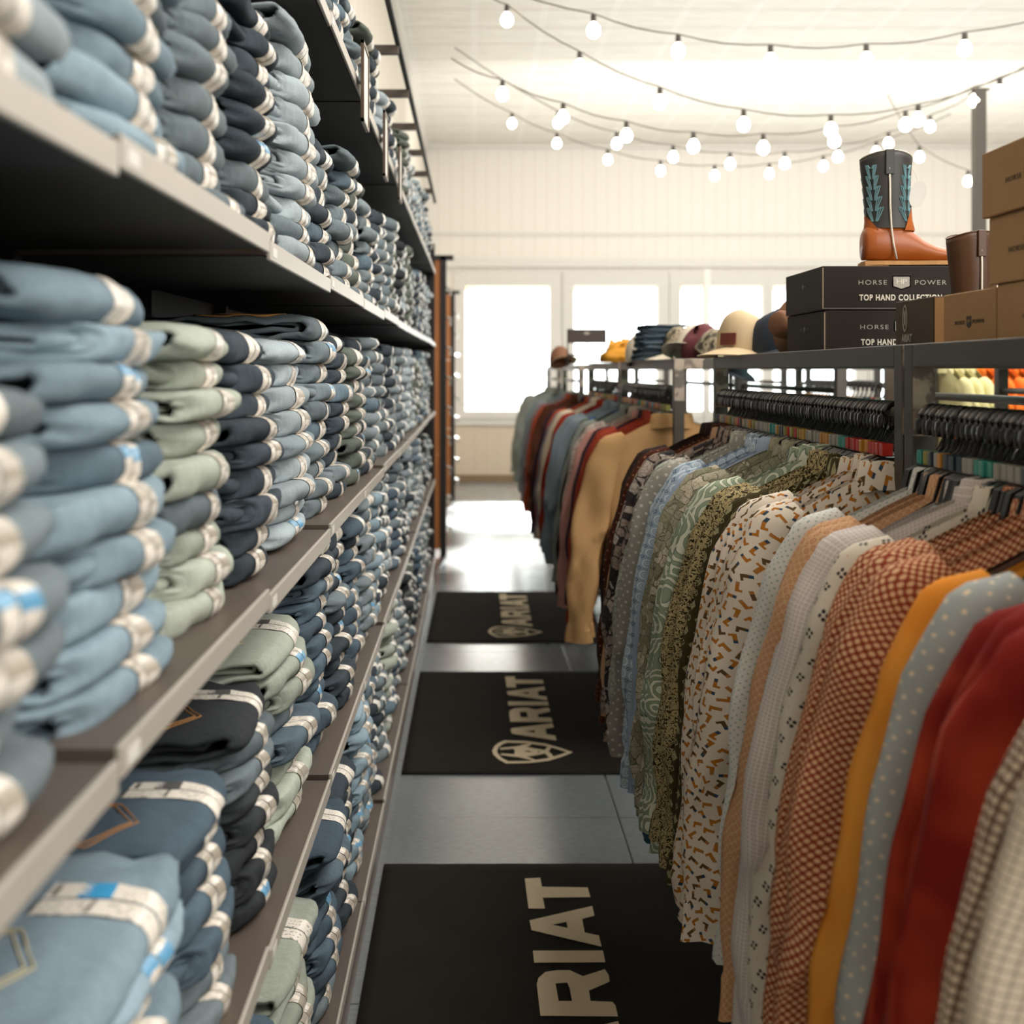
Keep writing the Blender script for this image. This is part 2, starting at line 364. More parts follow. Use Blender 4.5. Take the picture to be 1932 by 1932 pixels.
def board_mat(name, base, dx, axis=0):
    t = NT(name); v = t.coord('Object'); p = t.sep(v)[axis]; pz = t.sep(v)[2]
    e = t.math('ABSOLUTE', t.math('SUBTRACT', t.math('FRACT', t.math('DIVIDE', p, dx)), .5)); k = t.mr(e, .47, .49)
    n = t.noise(v, .8, 3); c = t.mix(n, S(base), tuple(min(1, q*1.04) for q in S(base)[:3])+(1,))
    c = t.mix(t.math('MULTIPLY', k, .35), c, S('b39b7c')); t.bump(t.math('SUBTRACT', 1, k), .25, .004)
    return t.done(c, .6)
WALLB = board_mat('white_vertical_boards', 'f1ebe1', .17)
SILLW = board_mat('cream_lower_boards', 'dccbb4', .17)
def ceil_mat():
    t = NT('pressed_white_ceiling'); v = t.coord('Object'); x, y, z = t.sep(v)
    e = t.math('ABSOLUTE', t.math('SUBTRACT', t.math('FRACT', t.math('DIVIDE', y, .55)), .5)); k = t.mr(e, .44, .49)
    e2 = t.math('ABSOLUTE', t.math('SUBTRACT', t.math('FRACT', t.math('DIVIDE', x, .62)), .5)); k2 = t.math('MULTIPLY', t.mr(e2, .45, .47), t.mr(e2, .495, .48))
    n = t.noise(t.mapping(v, (1, 4, 1)), 3, 4, .5)
    c = t.mix(t.mr(n, .3, .7), S('e2ddd2'), S('f0ebe2')); c = t.mix(t.math('MULTIPLY', k, .35), c, S('b09e86')); c = t.mix(t.math('MULTIPLY', k2, .3), c, S('ffffff'))
    t.bump(t.math('SUBTRACT', n, k), .5, .02)
    return t.done(c, .55)
tag(obj('ceiling', boxm(X0-.3, X1+.2, Y0-.2, FW+.3, CEIL, CEIL+.1), ceil_mat()), kind='structure')
tag(obj('wall_left', boxm(X0-.1, X0, Y0, FW, 0, CEIL), board_mat('white_left_boards', 'e9e1d3', .4, 1)), kind='structure')
tag(obj('wall_right', boxm(X1, X1+.1, Y0, FW, 0, CEIL), WHITE), kind='structure')
tag(obj('wall_back', boxm(X0, X1, Y0-.1, Y0, 0, CEIL), WHITE), kind='structure')
wins = [(878, 1037), (1083, 1240), (1284, 1437), (1458, 1612), (1660, 1815), (1865, 2010)]
zt, zb = zw(540), zw(775); zt_w = zt
bm = bmesh.new(); xs = [X0] + [xw(p) for w in wins for p in w] + [X1]
for i in range(0, len(xs), 2): box(bm, xs[i], xs[i+1], FW, FW+.14, zb, zt)
box(bm, X0, X1, FW, FW+.14, zt, CEIL)
tag(obj('wall_far', bm_mesh(bm), WALLB), kind='structure')
tag(obj('wall_far_lower', boxm(X0, X1, FW, FW+.14, 0, zb), SILLW), kind='structure')
def glass_mat(name='window_glass', tint='f4f8f8', refl=.08):
    t = NT(name); n = t.n; out = n['Material Output']
    tr = n.new('ShaderNodeBsdfTransparent'); tr.inputs[0].default_value = S(tint); gl = n.new('ShaderNodeBsdfGlossy'); gl.inputs['Roughness'].default_value = .03
    mx = n.new('ShaderNodeMixShader'); mx.inputs[0].default_value = refl
    t.l.new(tr.outputs[0], mx.inputs[1]); t.l.new(gl.outputs[0], mx.inputs[2]); t.l.new(mx.outputs[0], out.inputs[0]); return t.m
GLASS = glass_mat(); SHELFGLASS = glass_mat('green_shelf_glass', 'b9d8cf', .15)
for i, (a, b) in enumerate(wins):
    w = bpy.data.objects.new('window_%d' % (i+1), None); C.objects.link(w); w.location = (0, FW, 0); tag(w, kind='structure')
    bm = bmesh.new(); x0, x1 = xw(a), xw(b); f = .11
    jl = .16 if i == 0 else min(.16, (x0-xw(wins[i-1][1]))/2-.001); jr = .16 if i == 5 else min(.16, (xw(wins[i+1][0])-x1)/2-.001)
    box(bm, x0-jl, x0, -.04, .02, zb-.2, zt+.2); box(bm, x1, x1+jr, -.04, .02, zb-.2, zt+.2)
    box(bm, x0, x1, -.04, .02, zt, zt+.2); box(bm, x0, x1, -.04, .02, zb-.2, zb)
    obj('window_frame', bm_mesh(bm), TRIM, w)
    obj('pane', boxm(x0, x1, .06, .07, zb, zt), GLASS, w)
for n_, (z0, z1, dp) in enumerate([(zw(505), zw(490), .09), (zw(444), zw(439), .03), (zw(790), zw(783), .06), (zw(281), zw(268), .1)]):
    tag(obj('trim_%d' % (n_+1), boxm(X0, X1, FW-dp, FW-.045, z0, z1), TRIM), kind='structure')
tag(obj('baseboard_far', boxm(X0, X1, FW-.03, FW, 0, .09), plain('worn_tan_baseboard', '8d7358', .6)), kind='structure')
tag(obj('trim_5', boxm(X0, X0+.05, 3, FW-.1, CEIL-.12, CEIL), TRIM), kind='structure')
col_ = thing('support_column', 'slim white column in front of the far windows', 'column', (xw(1333, 15), 15, 0))
bm = bmesh.new(); tube(bm, [(0,0,.03), (0,0,zw(508, 15))], .05, 16); obj('shaft', bm_mesh(bm, smooth=True), TRIM, col_)
obj('base_plate', boxm(-.1, .1, -.1, .1, 0, .03), TRIM, col_)
# outside
tag(obj('street_ground', boxm(-25, 35, FW+.3, 60, -.12, -.05), plain('bright_concrete', 'e8e4dc', .8)), kind='structure')
tag(obj('porch_beam', boxm(-8, 16, FW+2.4, FW+2.7, 2.86, 3.22), plain('tan_porch_beam', 'c79c74', .7)), 'tan timber porch beam seen through the tops of the windows', 'beam')
tr = thing('bare_tree', 'pale leafless tree beyond the left window', 'tree', (.9, 24, 0))
bm = bmesh.new(); random.seed(3)
def branch(p, d, L, r, n):
    q = p+d*L; tube(bm, [p, (p+q)/2+Vector((random.uniform(-.05,.05)*L, 0, 0)), q], [r, r*.8, r*.6], 6)
    if n:
        for _ in range(3):
            e = (d+Vector((random.uniform(-.8,.8), random.uniform(-.5,.5), random.uniform(-.1,.5)))).normalized(); branch(q, e, L*.72, r*.55, n-1)
branch(Vector((0,0,0)), Vector((0,0,1)), 1.0, .06, 4); obj('trunk', bm_mesh(bm), plain('pale_bark', 'b9b4ac', .9), tr)

# ------------------------------------------------------------------ shelving wall with jeans
XS = -.291                                            # front of the shelves
LV = [('bottom', .146), ('second', .722), ('middle', 1.23), ('fourth', 1.736), ('top', 2.275)]
BW = .72; b0 = .26; NB = 12
def shelf_mesh(dep=.38, w=BW):
    return boxm(-dep, -.004, .004, w-.004, -.018, 0, bev=0)
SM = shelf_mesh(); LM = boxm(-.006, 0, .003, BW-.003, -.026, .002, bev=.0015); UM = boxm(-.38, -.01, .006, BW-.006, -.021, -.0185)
TM = boxm(0, .0008, .02, .055, -.02, -.006)
bay_word = lambda i: 'nearest the camera' if i == 0 else ORD[i]+' from the camera'
for i in range(NB):
    y = b0+BW*i; r = thing('shelving_bay', 'black metal shelving bay stacked with jeans, '+bay_word(i), 'shelving', (XS, y, 0), 0, 'gondola bays along the left wall')
    dz = random.uniform(-.006, .008)+i*.002
    for n_, z in LV:
        s = obj('shelf', SM, SHELF, r, (0, 0, z+dz))
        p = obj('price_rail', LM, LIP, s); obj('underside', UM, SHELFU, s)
        obj('shelf_tag', TM, TAG, p)
    obj('back_panel', boxm(-.405, -.385, 0, BW, 0, 2.75), GOND, r)
    bm = bmesh.new(); box(bm, -.03, -.012, 0, BW, 0, .12); obj('kick_plate', bm_mesh(bm), plain('kick_taupe', '6b6158', .35, .3), r)
    bm = bmesh.new(); box(bm, -.385, -.36, -.015, .015, 0, 2.85); obj('upright', bm_mesh(bm), GOND, r)
    if i > 2:
        bm = bmesh.new(); box(bm, -.012, .006, 0, BW, 2.80, 2.822); obj('header_rail', bm_mesh(bm), GOND, r)
        bm = bmesh.new(); box(bm, -.385, 0, -.012, .012, 2.765, 2.80); obj('header_arm', bm_mesh(bm), plain('header_brown', '4a3f37', .5), r)
# end panel nearest the camera is open; far end has a side panel
tag(obj('shelving_end_panel', boxm(XS-.385, XS-.005, b0+BW*NB+.003, b0+BW*NB+.028, 0, 2.5), GOND), 'black panel closing the far end of the jeans shelving', 'panel')

T_ = .043; W_ = .30; DPT = .335
def jdef(x, y, z, seed, off=0, top=False):
    e = abs(2*y/W_-1); ed = e**4; zc = T_/2
    k = max(0, min(1, (x+.10)/.10))
    z2 = zc+(z-zc)*(1-.22*ed)
    nx = noise.noise(Vector((y*9, seed*3.1, z*20)))
    x2 = x+k*(.013*nx-.014*ed+.0035*noise.noise(Vector((y*34, seed*1.3, z*45))))
    z2 += (.0015 if top and z > zc else .0045+.006*ed)*noise.noise(Vector((x*14, y*12, seed*7.7)))+.004*ed*math.sin(x*60+seed*2)+ .0015*noise.noise(Vector((x*55, y*45, seed*2.2+z*30)))
    y2 = y+.010*noise.noise(Vector((x*11+seed, z*90, seed)))*e
    if top and z > zc:
        z2 += .010*(1-e**2)*min(1, (-x)/.05)*min(1, (x+DPT)/.1)
    q = (.2 if top else .35+.75*abs(math.sin(seed*2.7)))*max(0, min(.11, x+.11))
    y2 += q*(1-y/W_)**2*1.05
    return Vector((x2-.25*q*(1-y/W_)**3, y2, z2))
def upath(xb, xf, zc, R, nb=7, na=8):                 # folded U: bottom layer, round front, top layer
    P = [(xb+(xf-xb)*i/nb, zc-R, 0, -1) for i in range(nb)]
    P += [(xf+R*math.cos(a), zc+R*math.sin(a), math.cos(a), math.sin(a)) for a in [-math.pi/2+math.pi*i/na for i in range(na+1)]]
    P += [(xf+(xb-xf)*i/nb, zc+R, 0, 1) for i in range(1, nb+1)]
    return P
def add_layer(V, Fc, P, th, y0, y1, ny, seed, top):
    base = len(V); n = len(P); ring = [(x+nx*th/2, z+nz*th/2) for x, z, nx, nz in P]+[(x-nx*th/2, z-nz*th/2) for x, z, nx, nz in P[::-1]]
    m = len(ring)
    for j in range(ny+1):
        y = y0+(y1-y0)*j/ny
        for x, z in ring: V.append(jdef(x, y, z, seed, 0, top))
    for j in range(ny):
        for k in range(m):
            a = base+j*m+k; b = base+j*m+(k+1) % m; Fc.append((a, b, b+m, a+m))
    for j, fl_ in ((0, 0), (ny, 1)):
        for k in range(n-1):
            q = (base+j*m+k, base+j*m+k+1, base+j*m+m-2-k, base+j*m+m-1-k); Fc.append(q if fl_ else q[::-1])
def jeans_mesh(seed, top=False, lo=False):
    V = []; Fc = []; nb, na, ny = (2, 4, 3) if lo else (8, 10, 14)
    add_layer(V, Fc, upath(-DPT, -.0215, T_/2, .0165, nb, na), .009, 0, W_, ny, seed, top)
    ins = .02+.05*abs(noise.noise(Vector((seed*5.3, 1, 0))))
    if lo: add_layer(V, Fc, upath(-DPT, -.045, T_/2, .0062, 1, 2), .008, .015, W_-.015, 1, seed, top)
    else:
        add_layer(V, Fc, upath(-DPT+.01, -.040-.02*(seed % 3)/3, T_/2+.001, .0070, 6, 6), .0085, ins, W_-ins, 10, seed+40, top)
    return V, Fc
def mk(V, Fc, name):
    me = bpy.data.meshes.new(name); me.from_pydata([tuple(v) for v in V], [], Fc); me.update()
    for p in me.polygons: p.use_smooth = True
    return me
def strip_geo(seed, top, ys, w, long, lo=False):
    P = upath(-DPT, -.0215, T_/2, .0165+.0045, 24, 10 if not lo else 4)
    P = [p for p in P if not (p[0] < (-.035) and p[1] < T_/2) and not (p[1] > T_/2 and p[0] < long)][::-1]
    rows = []
    L = [0]
    for a, b in zip(P, P[1:]): L.append(L[-1]+math.hypot(a[0]-b[0], a[1]-b[1]))
    for q in P:
        rows.append([jdef(q[0], ys+w*k/2, q[1], seed, 0, top)+Vector((q[2], 0, q[3]))*.0012 for k in range(3)])
    return rows, L
def strip_mesh(seed, top, ys=.155):
    V = []; Fc = []; UV = []
    for k, (o, lg) in enumerate(((0, -.115), (.032, -.125))):
        rows, L = strip_geo(seed, top, ys+o, .029, lg if top else -.05); b = len(V); n = 3
        for r in rows: V += r
        for i in range(len(rows)-1):
            for j in range(2):
                Fc.append((b+i*3+j, b+i*3+j+1, b+(i+1)*3+j+1, b+(i+1)*3+j))
                sc = lambda i_: (L[i_]/.16 if top else .42+L[i_]/.3) if k else .44+L[i_]/.3
                UV.append(((j/2, sc(i)), ((j+1)/2, sc(i)), ((j+1)/2, sc(i+1)), (j/2, sc(i+1))))
    me = mk(V, Fc, 'strip'); l = me.uv_layers.new(name='uv'); li = 0
    for f in UV:
        for q in f: l.data[li].uv = q; li += 1
    return me
def print_mesh(seed, word, x0, y0, w):                  # lettering following the strip
    me = text_mesh(word, .01, .0003); xs = [v.co.x for v in me.vertices]; W0 = max(xs)-min(xs); k = w/W0
    for v in me.vertices:
        u, q, z = v.co.x*k, v.co.y*k*1.15, v.co.z
        v.co = jdef(x0-q, y0+u, T_/2+.021, seed, 0, True)+Vector((0, 0, .0019+z))
    return me
def pocket_mesh(seed):                                 # back-pocket stitching laid on the top surface
    out = [(-.25, .028), (-.115, .026), (-.07, .078), (-.105, .132), (-.25, .138)]
    bm = bmesh.new()
    for k in (0, .008):
        c = Vector((-.18, .08)); pts = []
        loop = out+[]
        for a, b in zip(loop, loop[1:]):
            for s in range(8):
                p = Vector(a).lerp(Vector(b), s/8); p = p+(c-p).normalized()*k; pts.append(p)
        P3 = [jdef(p.x, p.y, T_+.004-.0045, seed, 0, True)+Vector((0, 0, .0022)) for p in pts]
        P3 = [jdef(p.x, p.y, T_-.0005, seed, 0, True)+Vector((0, 0, .0008)) for p in pts]
        tube(bm, P3, .0011, 5)
    return bm_mesh(bm, smooth=True)
NV = 7
JM = [mk(*jeans_mesh(s+1), 'jeans') for s in range(NV)]; JS = [strip_mesh(s+1, False) for s in range(NV)]
JT = [mk(*jeans_mesh(s+21, True), 'jeans_top') for s in range(4)]; JTS = [strip_mesh(s+21, True) for s in range(4)]; JTP = [pocket_mesh(s+21) for s in range(4)]
JTL = [[(print_mesh(s+21, 'STRETCH', -.112, .1695, .024), 0), (print_mesh(s+21, 'STRETCH', -.060, .1695, .024), 0), (print_mesh(s+21, 'ARIAT', -.104, .2015, .022), 0), (print_mesh(s+21, 'M4', -.077, .2015, .018), 1)] for s in range(4)]
JLO = [jeans_mesh(s+1, lo=True) for s in range(5)]
def lo_strip(s):
    rows, L = strip_geo(s+1, False, .165, .06, -.05, True); V = [v for r in rows for v in r]
    Fc = [(i*3+j, i*3+j+1, (i+1)*3+j+1, (i+1)*3+j) for i in range(len(rows)-1) for j in range(2)]; return V, Fc
JLS = [lo_strip(s) for s in range(5)]
# stacks: y extents (edges), colours and counts per level
edges = [.55, .92, 1.31, 1.63, 1.95, 2.38, 2.74, 3.09, 3.44]
while edges[-1] < b0+BW*NB-.36: edges.append(edges[-1]+.325)
COLS = {'bottom': ['mid','mid','blue','blue','pale','blue','navy','sky','grey','navy','grey','pale'],
        'second': ['sky','sky','blue','ink','pale','blue','navy','blue','grey','sky','navy','ice'],
        'middle': ['grey','sky','pale','navy','ice','slate','navy','olive','navy','grey','slate','navy'],
        'fourth': ['ice','sky','slate','navy','ice','navy','slate','olive','grey','navy','grey','slate'],
        'top':    ['blue','navy','grey','slate','mid','grey','mid','slate','olive','navy','ice','navy']}
CNT = {'bottom': [7,7,8,9,9,10,10,12,12,11,12,12], 'second': [7,7,7,8,8,11,11,10,11,10,11,11],
       'middle': [7,10,9,9,9,10,10,9,10,10,9,10], 'fourth': [10,10,10,9,10,7,8,8,8,8,9,9], 'top': [9,9,8,9,9,8,8,7,7,8,6,7]}
rest_cols = ['navy','grey','slate','navy','olive','mid','ink','ice','blue','grey']
items = []
rs = random.Random(11)
for ln, z in LV:
    for si in range(len(edges)-1):
        y0, y1 = edges[si], edges[si+1]
        if ln == 'top' and si > 18: pass
        col = COLS[ln][si] if si < 12 else rs.choice(rest_cols)
        n = CNT[ln][si] if si < 12 else rs.choice([8, 9, 9, 10, 10])
        if ln == 'top' and si in (12, 13, 17): n = 4
        wy = (y1-y0-.012)/W_; zz = z+.001+si*.0009; lean = rs.uniform(-.006, .006)
        for k in range(n):
            sz = rs.uniform(.84, 1.10)
            mixc = col if rs.random() < .86 or k == n-1 else rs.choice(['slate','grey','navy','mid'])
            items.append(dict(ln=ln, si=si, k=k, n=n, x=XS-.022+rs.uniform(-.016, .012)+lean*k/3, y=y0+.006+rs.uniform(-.004, .004), z=zz, sz=sz, wy=wy*rs.uniform(.96, 1.0),
                              col=mixc, top=(k == n-1), rz=rs.uniform(-.035, .035), v=rs.randrange(100)))
            zz += T_*sz*.985
def vis(it):
    y = it['y']+.3*it['wy']; px = CX+F*(it['x'])/y; py = CY-F*(it['z']+.02-H)/y
    return px > -10 and -30 < py < 1960
sel = sorted([it for it in items if vis(it)], key=lambda t: t['y'])[:300]; ids = {id(t) for t in sel}
def stack_word(si): return 'nearest stack' if si == 0 else ORD[si]+' stack'
for it in sel:
    s = it['v']; lab = DEN[it['col']][1]
    where = 'on the %s shelf' % it['ln']
    pos = 'topmost' if it['top'] else ORD[it['k']]+' up'
    label = 'folded %s jeans, %s in %s, %s shelf' % (lab, pos, stack_word(it['si']), it['ln'])
    if it['top']: me, st = JT[s % 4], JTS[s % 4]
    else: me, st = JM[s % NV], JS[s % NV]
    o = obj('folded_jeans', me, DEN[it['col']][0], None, (it['x'], it['y'], it['z']), (0, 0, it['rz']), (1, it['wy'], it['sz']))
    tag(o, label, 'jeans', 'folded jeans on the wall shelves')
    blue = (s % 9 == 0) or (it['top'] and it['si'] == 1 and it['ln'] == 'second')
    c = obj('size_strip', st, (STRIP_BLUE if blue else STRIP_GREY) if it['top'] else (STRIP_SMALLB if blue else STRIP_SMALL), o)
    if it['top'] and it['ln'] in ('second', 'bottom') and it['y'] < 3.6:
        for me_, wh in JTL[s % 4]: obj('lettering', me_, INK_W if wh else INK_D, c)
    if it['top'] and it['ln'] in ('second', 'bottom', 'middle'):
        obj('pocket_stitching', JTP[s % 4], STITCH_PALE if it['col'] in ('sky', 'pale', 'ice') else STITCH_OR, o)
# everything further off: one mass
mats = list(DEN); V = []; Fc = []; MI = []
for it in items:
    if id(it) in ids or not vis(it): continue
    cz, sz_ = math.cos(it['rz']), math.sin(it['rz'])
    for (v_, f_), mi in ((JLO[it['v'] % 5], mats.index(it['col'])), (JLS[it['v'] % 5], len(mats))):
        b = len(V)
        for p in v_:
            x, y, z = p.x, p.y*it['wy'], p.z*it['sz']; V.append((it['x']+x*cz-y*sz_, it['y']+x*sz_+y*cz, it['z']+z))
        for f in f_: Fc.append(tuple(q+b for q in f)); MI.append(mi)
me = bpy.data.meshes.new('far_jeans'); me.from_pydata(V, [], Fc); me.update()
for k in mats: me.materials.append(DEN[k][0])
me.materials.append(plain('distant_size_strip', 'dcd8d0', .4))
for p, m in zip(me.polygons, MI): p.material_index = m; p.use_smooth = True
o = bpy.data.objects.new('folded_jeans', me); C.objects.link(o)
tag(o, 'rows of folded jeans filling the shelves towards the far end of the wall', 'jeans', 'folded jeans on the wall shelves', 'stuff')
# sign holders clipped to the top shelf
for i, (px, py, ww) in enumerate([(692, 165, .15), (730, 277, .13), (757, 330, .13)]):
    d = -(XS+.02)*F/(CX-px); w = ww; hh = .20
    r = thing('sign_holder', 'small metal-framed sign holder clipped to the top shelf, %s from the camera' % ['nearest', 'second', 'third'][i], 'sign holder', (XS+.012, d, at(px, py, d).z), 0, 'sign holders on the shelf edge')
    bm = bmesh.new(); f = .008
    box(bm, 0, .008, -w/2, w/2, hh/2-f, hh/2); box(bm, 0, .008, -w/2, w/2, -hh/2, -hh/2+f); box(bm, 0, .008, -w/2, -w/2+f, -hh/2, hh/2); box(bm, 0, .008, w/2-f, w/2, -hh/2, hh/2)
    obj('frame', bm_mesh(bm), plain('holder_bronze', '6b5c50', .35, .6), r); obj('sign_card', boxm(.003, .005, -w/2+f, w/2-f, -hh/2+f, hh/2-f), TAG, r)
    bm = bmesh.new(); tube(bm, [(-.012, w/2-.02, .03), (0, w/2-.02, .03)], .008); obj('clip', bm_mesh(bm), CHROME, r)

# belt display towers past the jeans
for i, (d, top) in enumerate([(10.0, 2.52), (14.4, 2.52)]):
    r = thing('display_tower', ['tall brown panelled display tower with black frame just past the jeans', 'second brown display tower, nearer the far window'][i], 'display stand', (0, d, 0), 0, 'brown display towers')
    xr = -.235
    for a, b in ((0.06, .85), (.86, 1.68), (1.69, top-.04)):
        obj('wood_panel', boxm(X0+.03, xr-.05, 0, .03, a, b), plain('orange_brown_wood', 'a8662f', .55, 0, .2, 4), r)
    bm = bmesh.new(); box(bm, xr-.05, xr, -.02, .05, 0, top); box(bm, X0+.02, xr+.06, -.02, .05, top-.04, top); obj('black_frame', bm_mesh(bm), GOND, r)
    for k in range(9):
        z = .25+k*.25; bm = bmesh.new(); tube(bm, [(xr, 0, z), (xr+.035, -.02, z-.01), (xr+.035, -.02, z-.07)], .012, 6); obj('hook', bm_mesh(bm), CHROME, r)

# ------------------------------------------------------------------ floor mats
MATD = plain('black_mat_pile', '211e1a', .95, 0, .25, 6, .1, bump=.4); MATL = plain('beige_mat_print', 'c4b294', .9, 0, .08, 30)
fh = F*H
def fpt(cx, cy): px, py = 900+cx/9.66, 1260+cy/9.66; d = fh/(py-CY); return ((px-CX)/F*d, d)
T2 = [[(515,200),(685,195),(697,255),(1195,260),(1215,322),(700,325),(715,395),(540,395)]]
A2 = [[(545,470),(1225,380),(1238,440),(1105,460),(1118,545),(1265,565),(1280,630),(560,530)], [(775,497),(935,478),(945,518)]]
I2 = [[(563,655),(1290,655),(1303,722),(570,725)]]
R2 = [[(585,850),(605,815),(680,780),(800,770),(930,770),(1060,805),(1290,765),(1325,800),(1325,835),(1108,885),(1115,945),(1335,950),(1360,970),(1372,1028),(605,1025)],[(775,845),(895,840),(915,870),(930,945),(795,945)]]
A1 = [[(612,1165),(640,1145),(1370,1055),(1398,1125),(1245,1150),(1265,1255),(1425,1280),(1445,1365),(640,1245),(620,1210)],[(865,1202),(1045,1178),(1060,1230)]]
SH = [[(500,1370),(900,1380),(1250,1430),(1500,1500),(1740,1585),(1550,1665),(1300,1740),(950,1780),(530,1790),(400,1720),(300,1630),(275,1560),(320,1470),(400,1410)],
      [(550,1405),(900,1420),(1230,1465),(1450,1525),(1640,1582),(1500,1635),(1270,1700),(950,1745),(570,1752),(450,1690),(380,1610),(362,1560),(395,1490),(470,1435)]]
EM = [[(412,1510),(430,1535),(670,1520),(690,1560),(680,1600),(690,1625),(440,1608),(430,1635),(760,1675),(1040,1735),(1062,1722),(900,1662),(1070,1640),(1240,1605),(1310,1680),(1392,1670),(1360,1615),(1300,1575),(1355,1495),(1290,1485),(1230,1545),(1070,1520),(900,1485),(995,1445),(960,1428),(870,1440),(740,1475)],
      [(840,1575),(935,1552),(1000,1585)], [(1105,1560),(1170,1575),(1110,1588)]]
o0 = (.152*H, fh*(1/762.+1/570.)/2)
def floc(L): return [[(p[0]-o0[0], p[1]-o0[1]) for p in (fpt(*q) for q in lp)] for lp in L]
LET = [poly_mesh(floc(L), .001) for L in (A1, R2, I2, A2, T2)]; EMB = [poly_mesh(floc(SH), .001), poly_mesh(floc(EM), .001)]
mx0 = -.18*H
def mat_mesh():
    L = fh*(1/570.-1/763.); hw = o0[0]-mx0; rows = []
    nx, ny = 30, 40
    for j in range(ny+1):
        rows.append([Vector((-hw+2*hw*i/nx, -L/2+L*j/ny, .008+.0012*noise.noise(Vector((i*.3, j*.25, 3))))) for i in range(nx+1)])
    bm = bmesh.new(); me = grid_mesh('mat', rows); bm.from_mesh(me)
    r = bmesh.ops.extrude_face_region(bm, geom=list(bm.faces))
    for v in [g for g in r['geom'] if isinstance(g, bmesh.types.BMVert)]: v.co.z = .001
    return bm_mesh(bm, smooth=False)
MM = mat_mesh()
for i, (f0, dxx) in enumerate([(934, .0), (570, 0), (418, .012)]):
    cy_ = fh/f0 - fh*(1/570.-1/763.)/2
    if i == 1: cy_ = o0[1]
    r = thing('floor_mat', ['black floor mat with beige ARIAT lettering, nearest the camera', 'black ARIAT floor mat in the middle of the three', 'black ARIAT floor mat farthest from the camera'][i], 'mat', (o0[0]+dxx, cy_, 0), [.004, 0, -.006][i], 'ARIAT floor mats down the aisle')
    obj('pile', MM, MATD, r)
    for me in LET: obj('letter', me, MATL, r, (0, 0, .0102))
    e = obj('emblem_outline', EMB[0], MATL, r, (0, 0, .0102)); obj('emblem_figure', EMB[1], MATL, r, (0, 0, .0102))

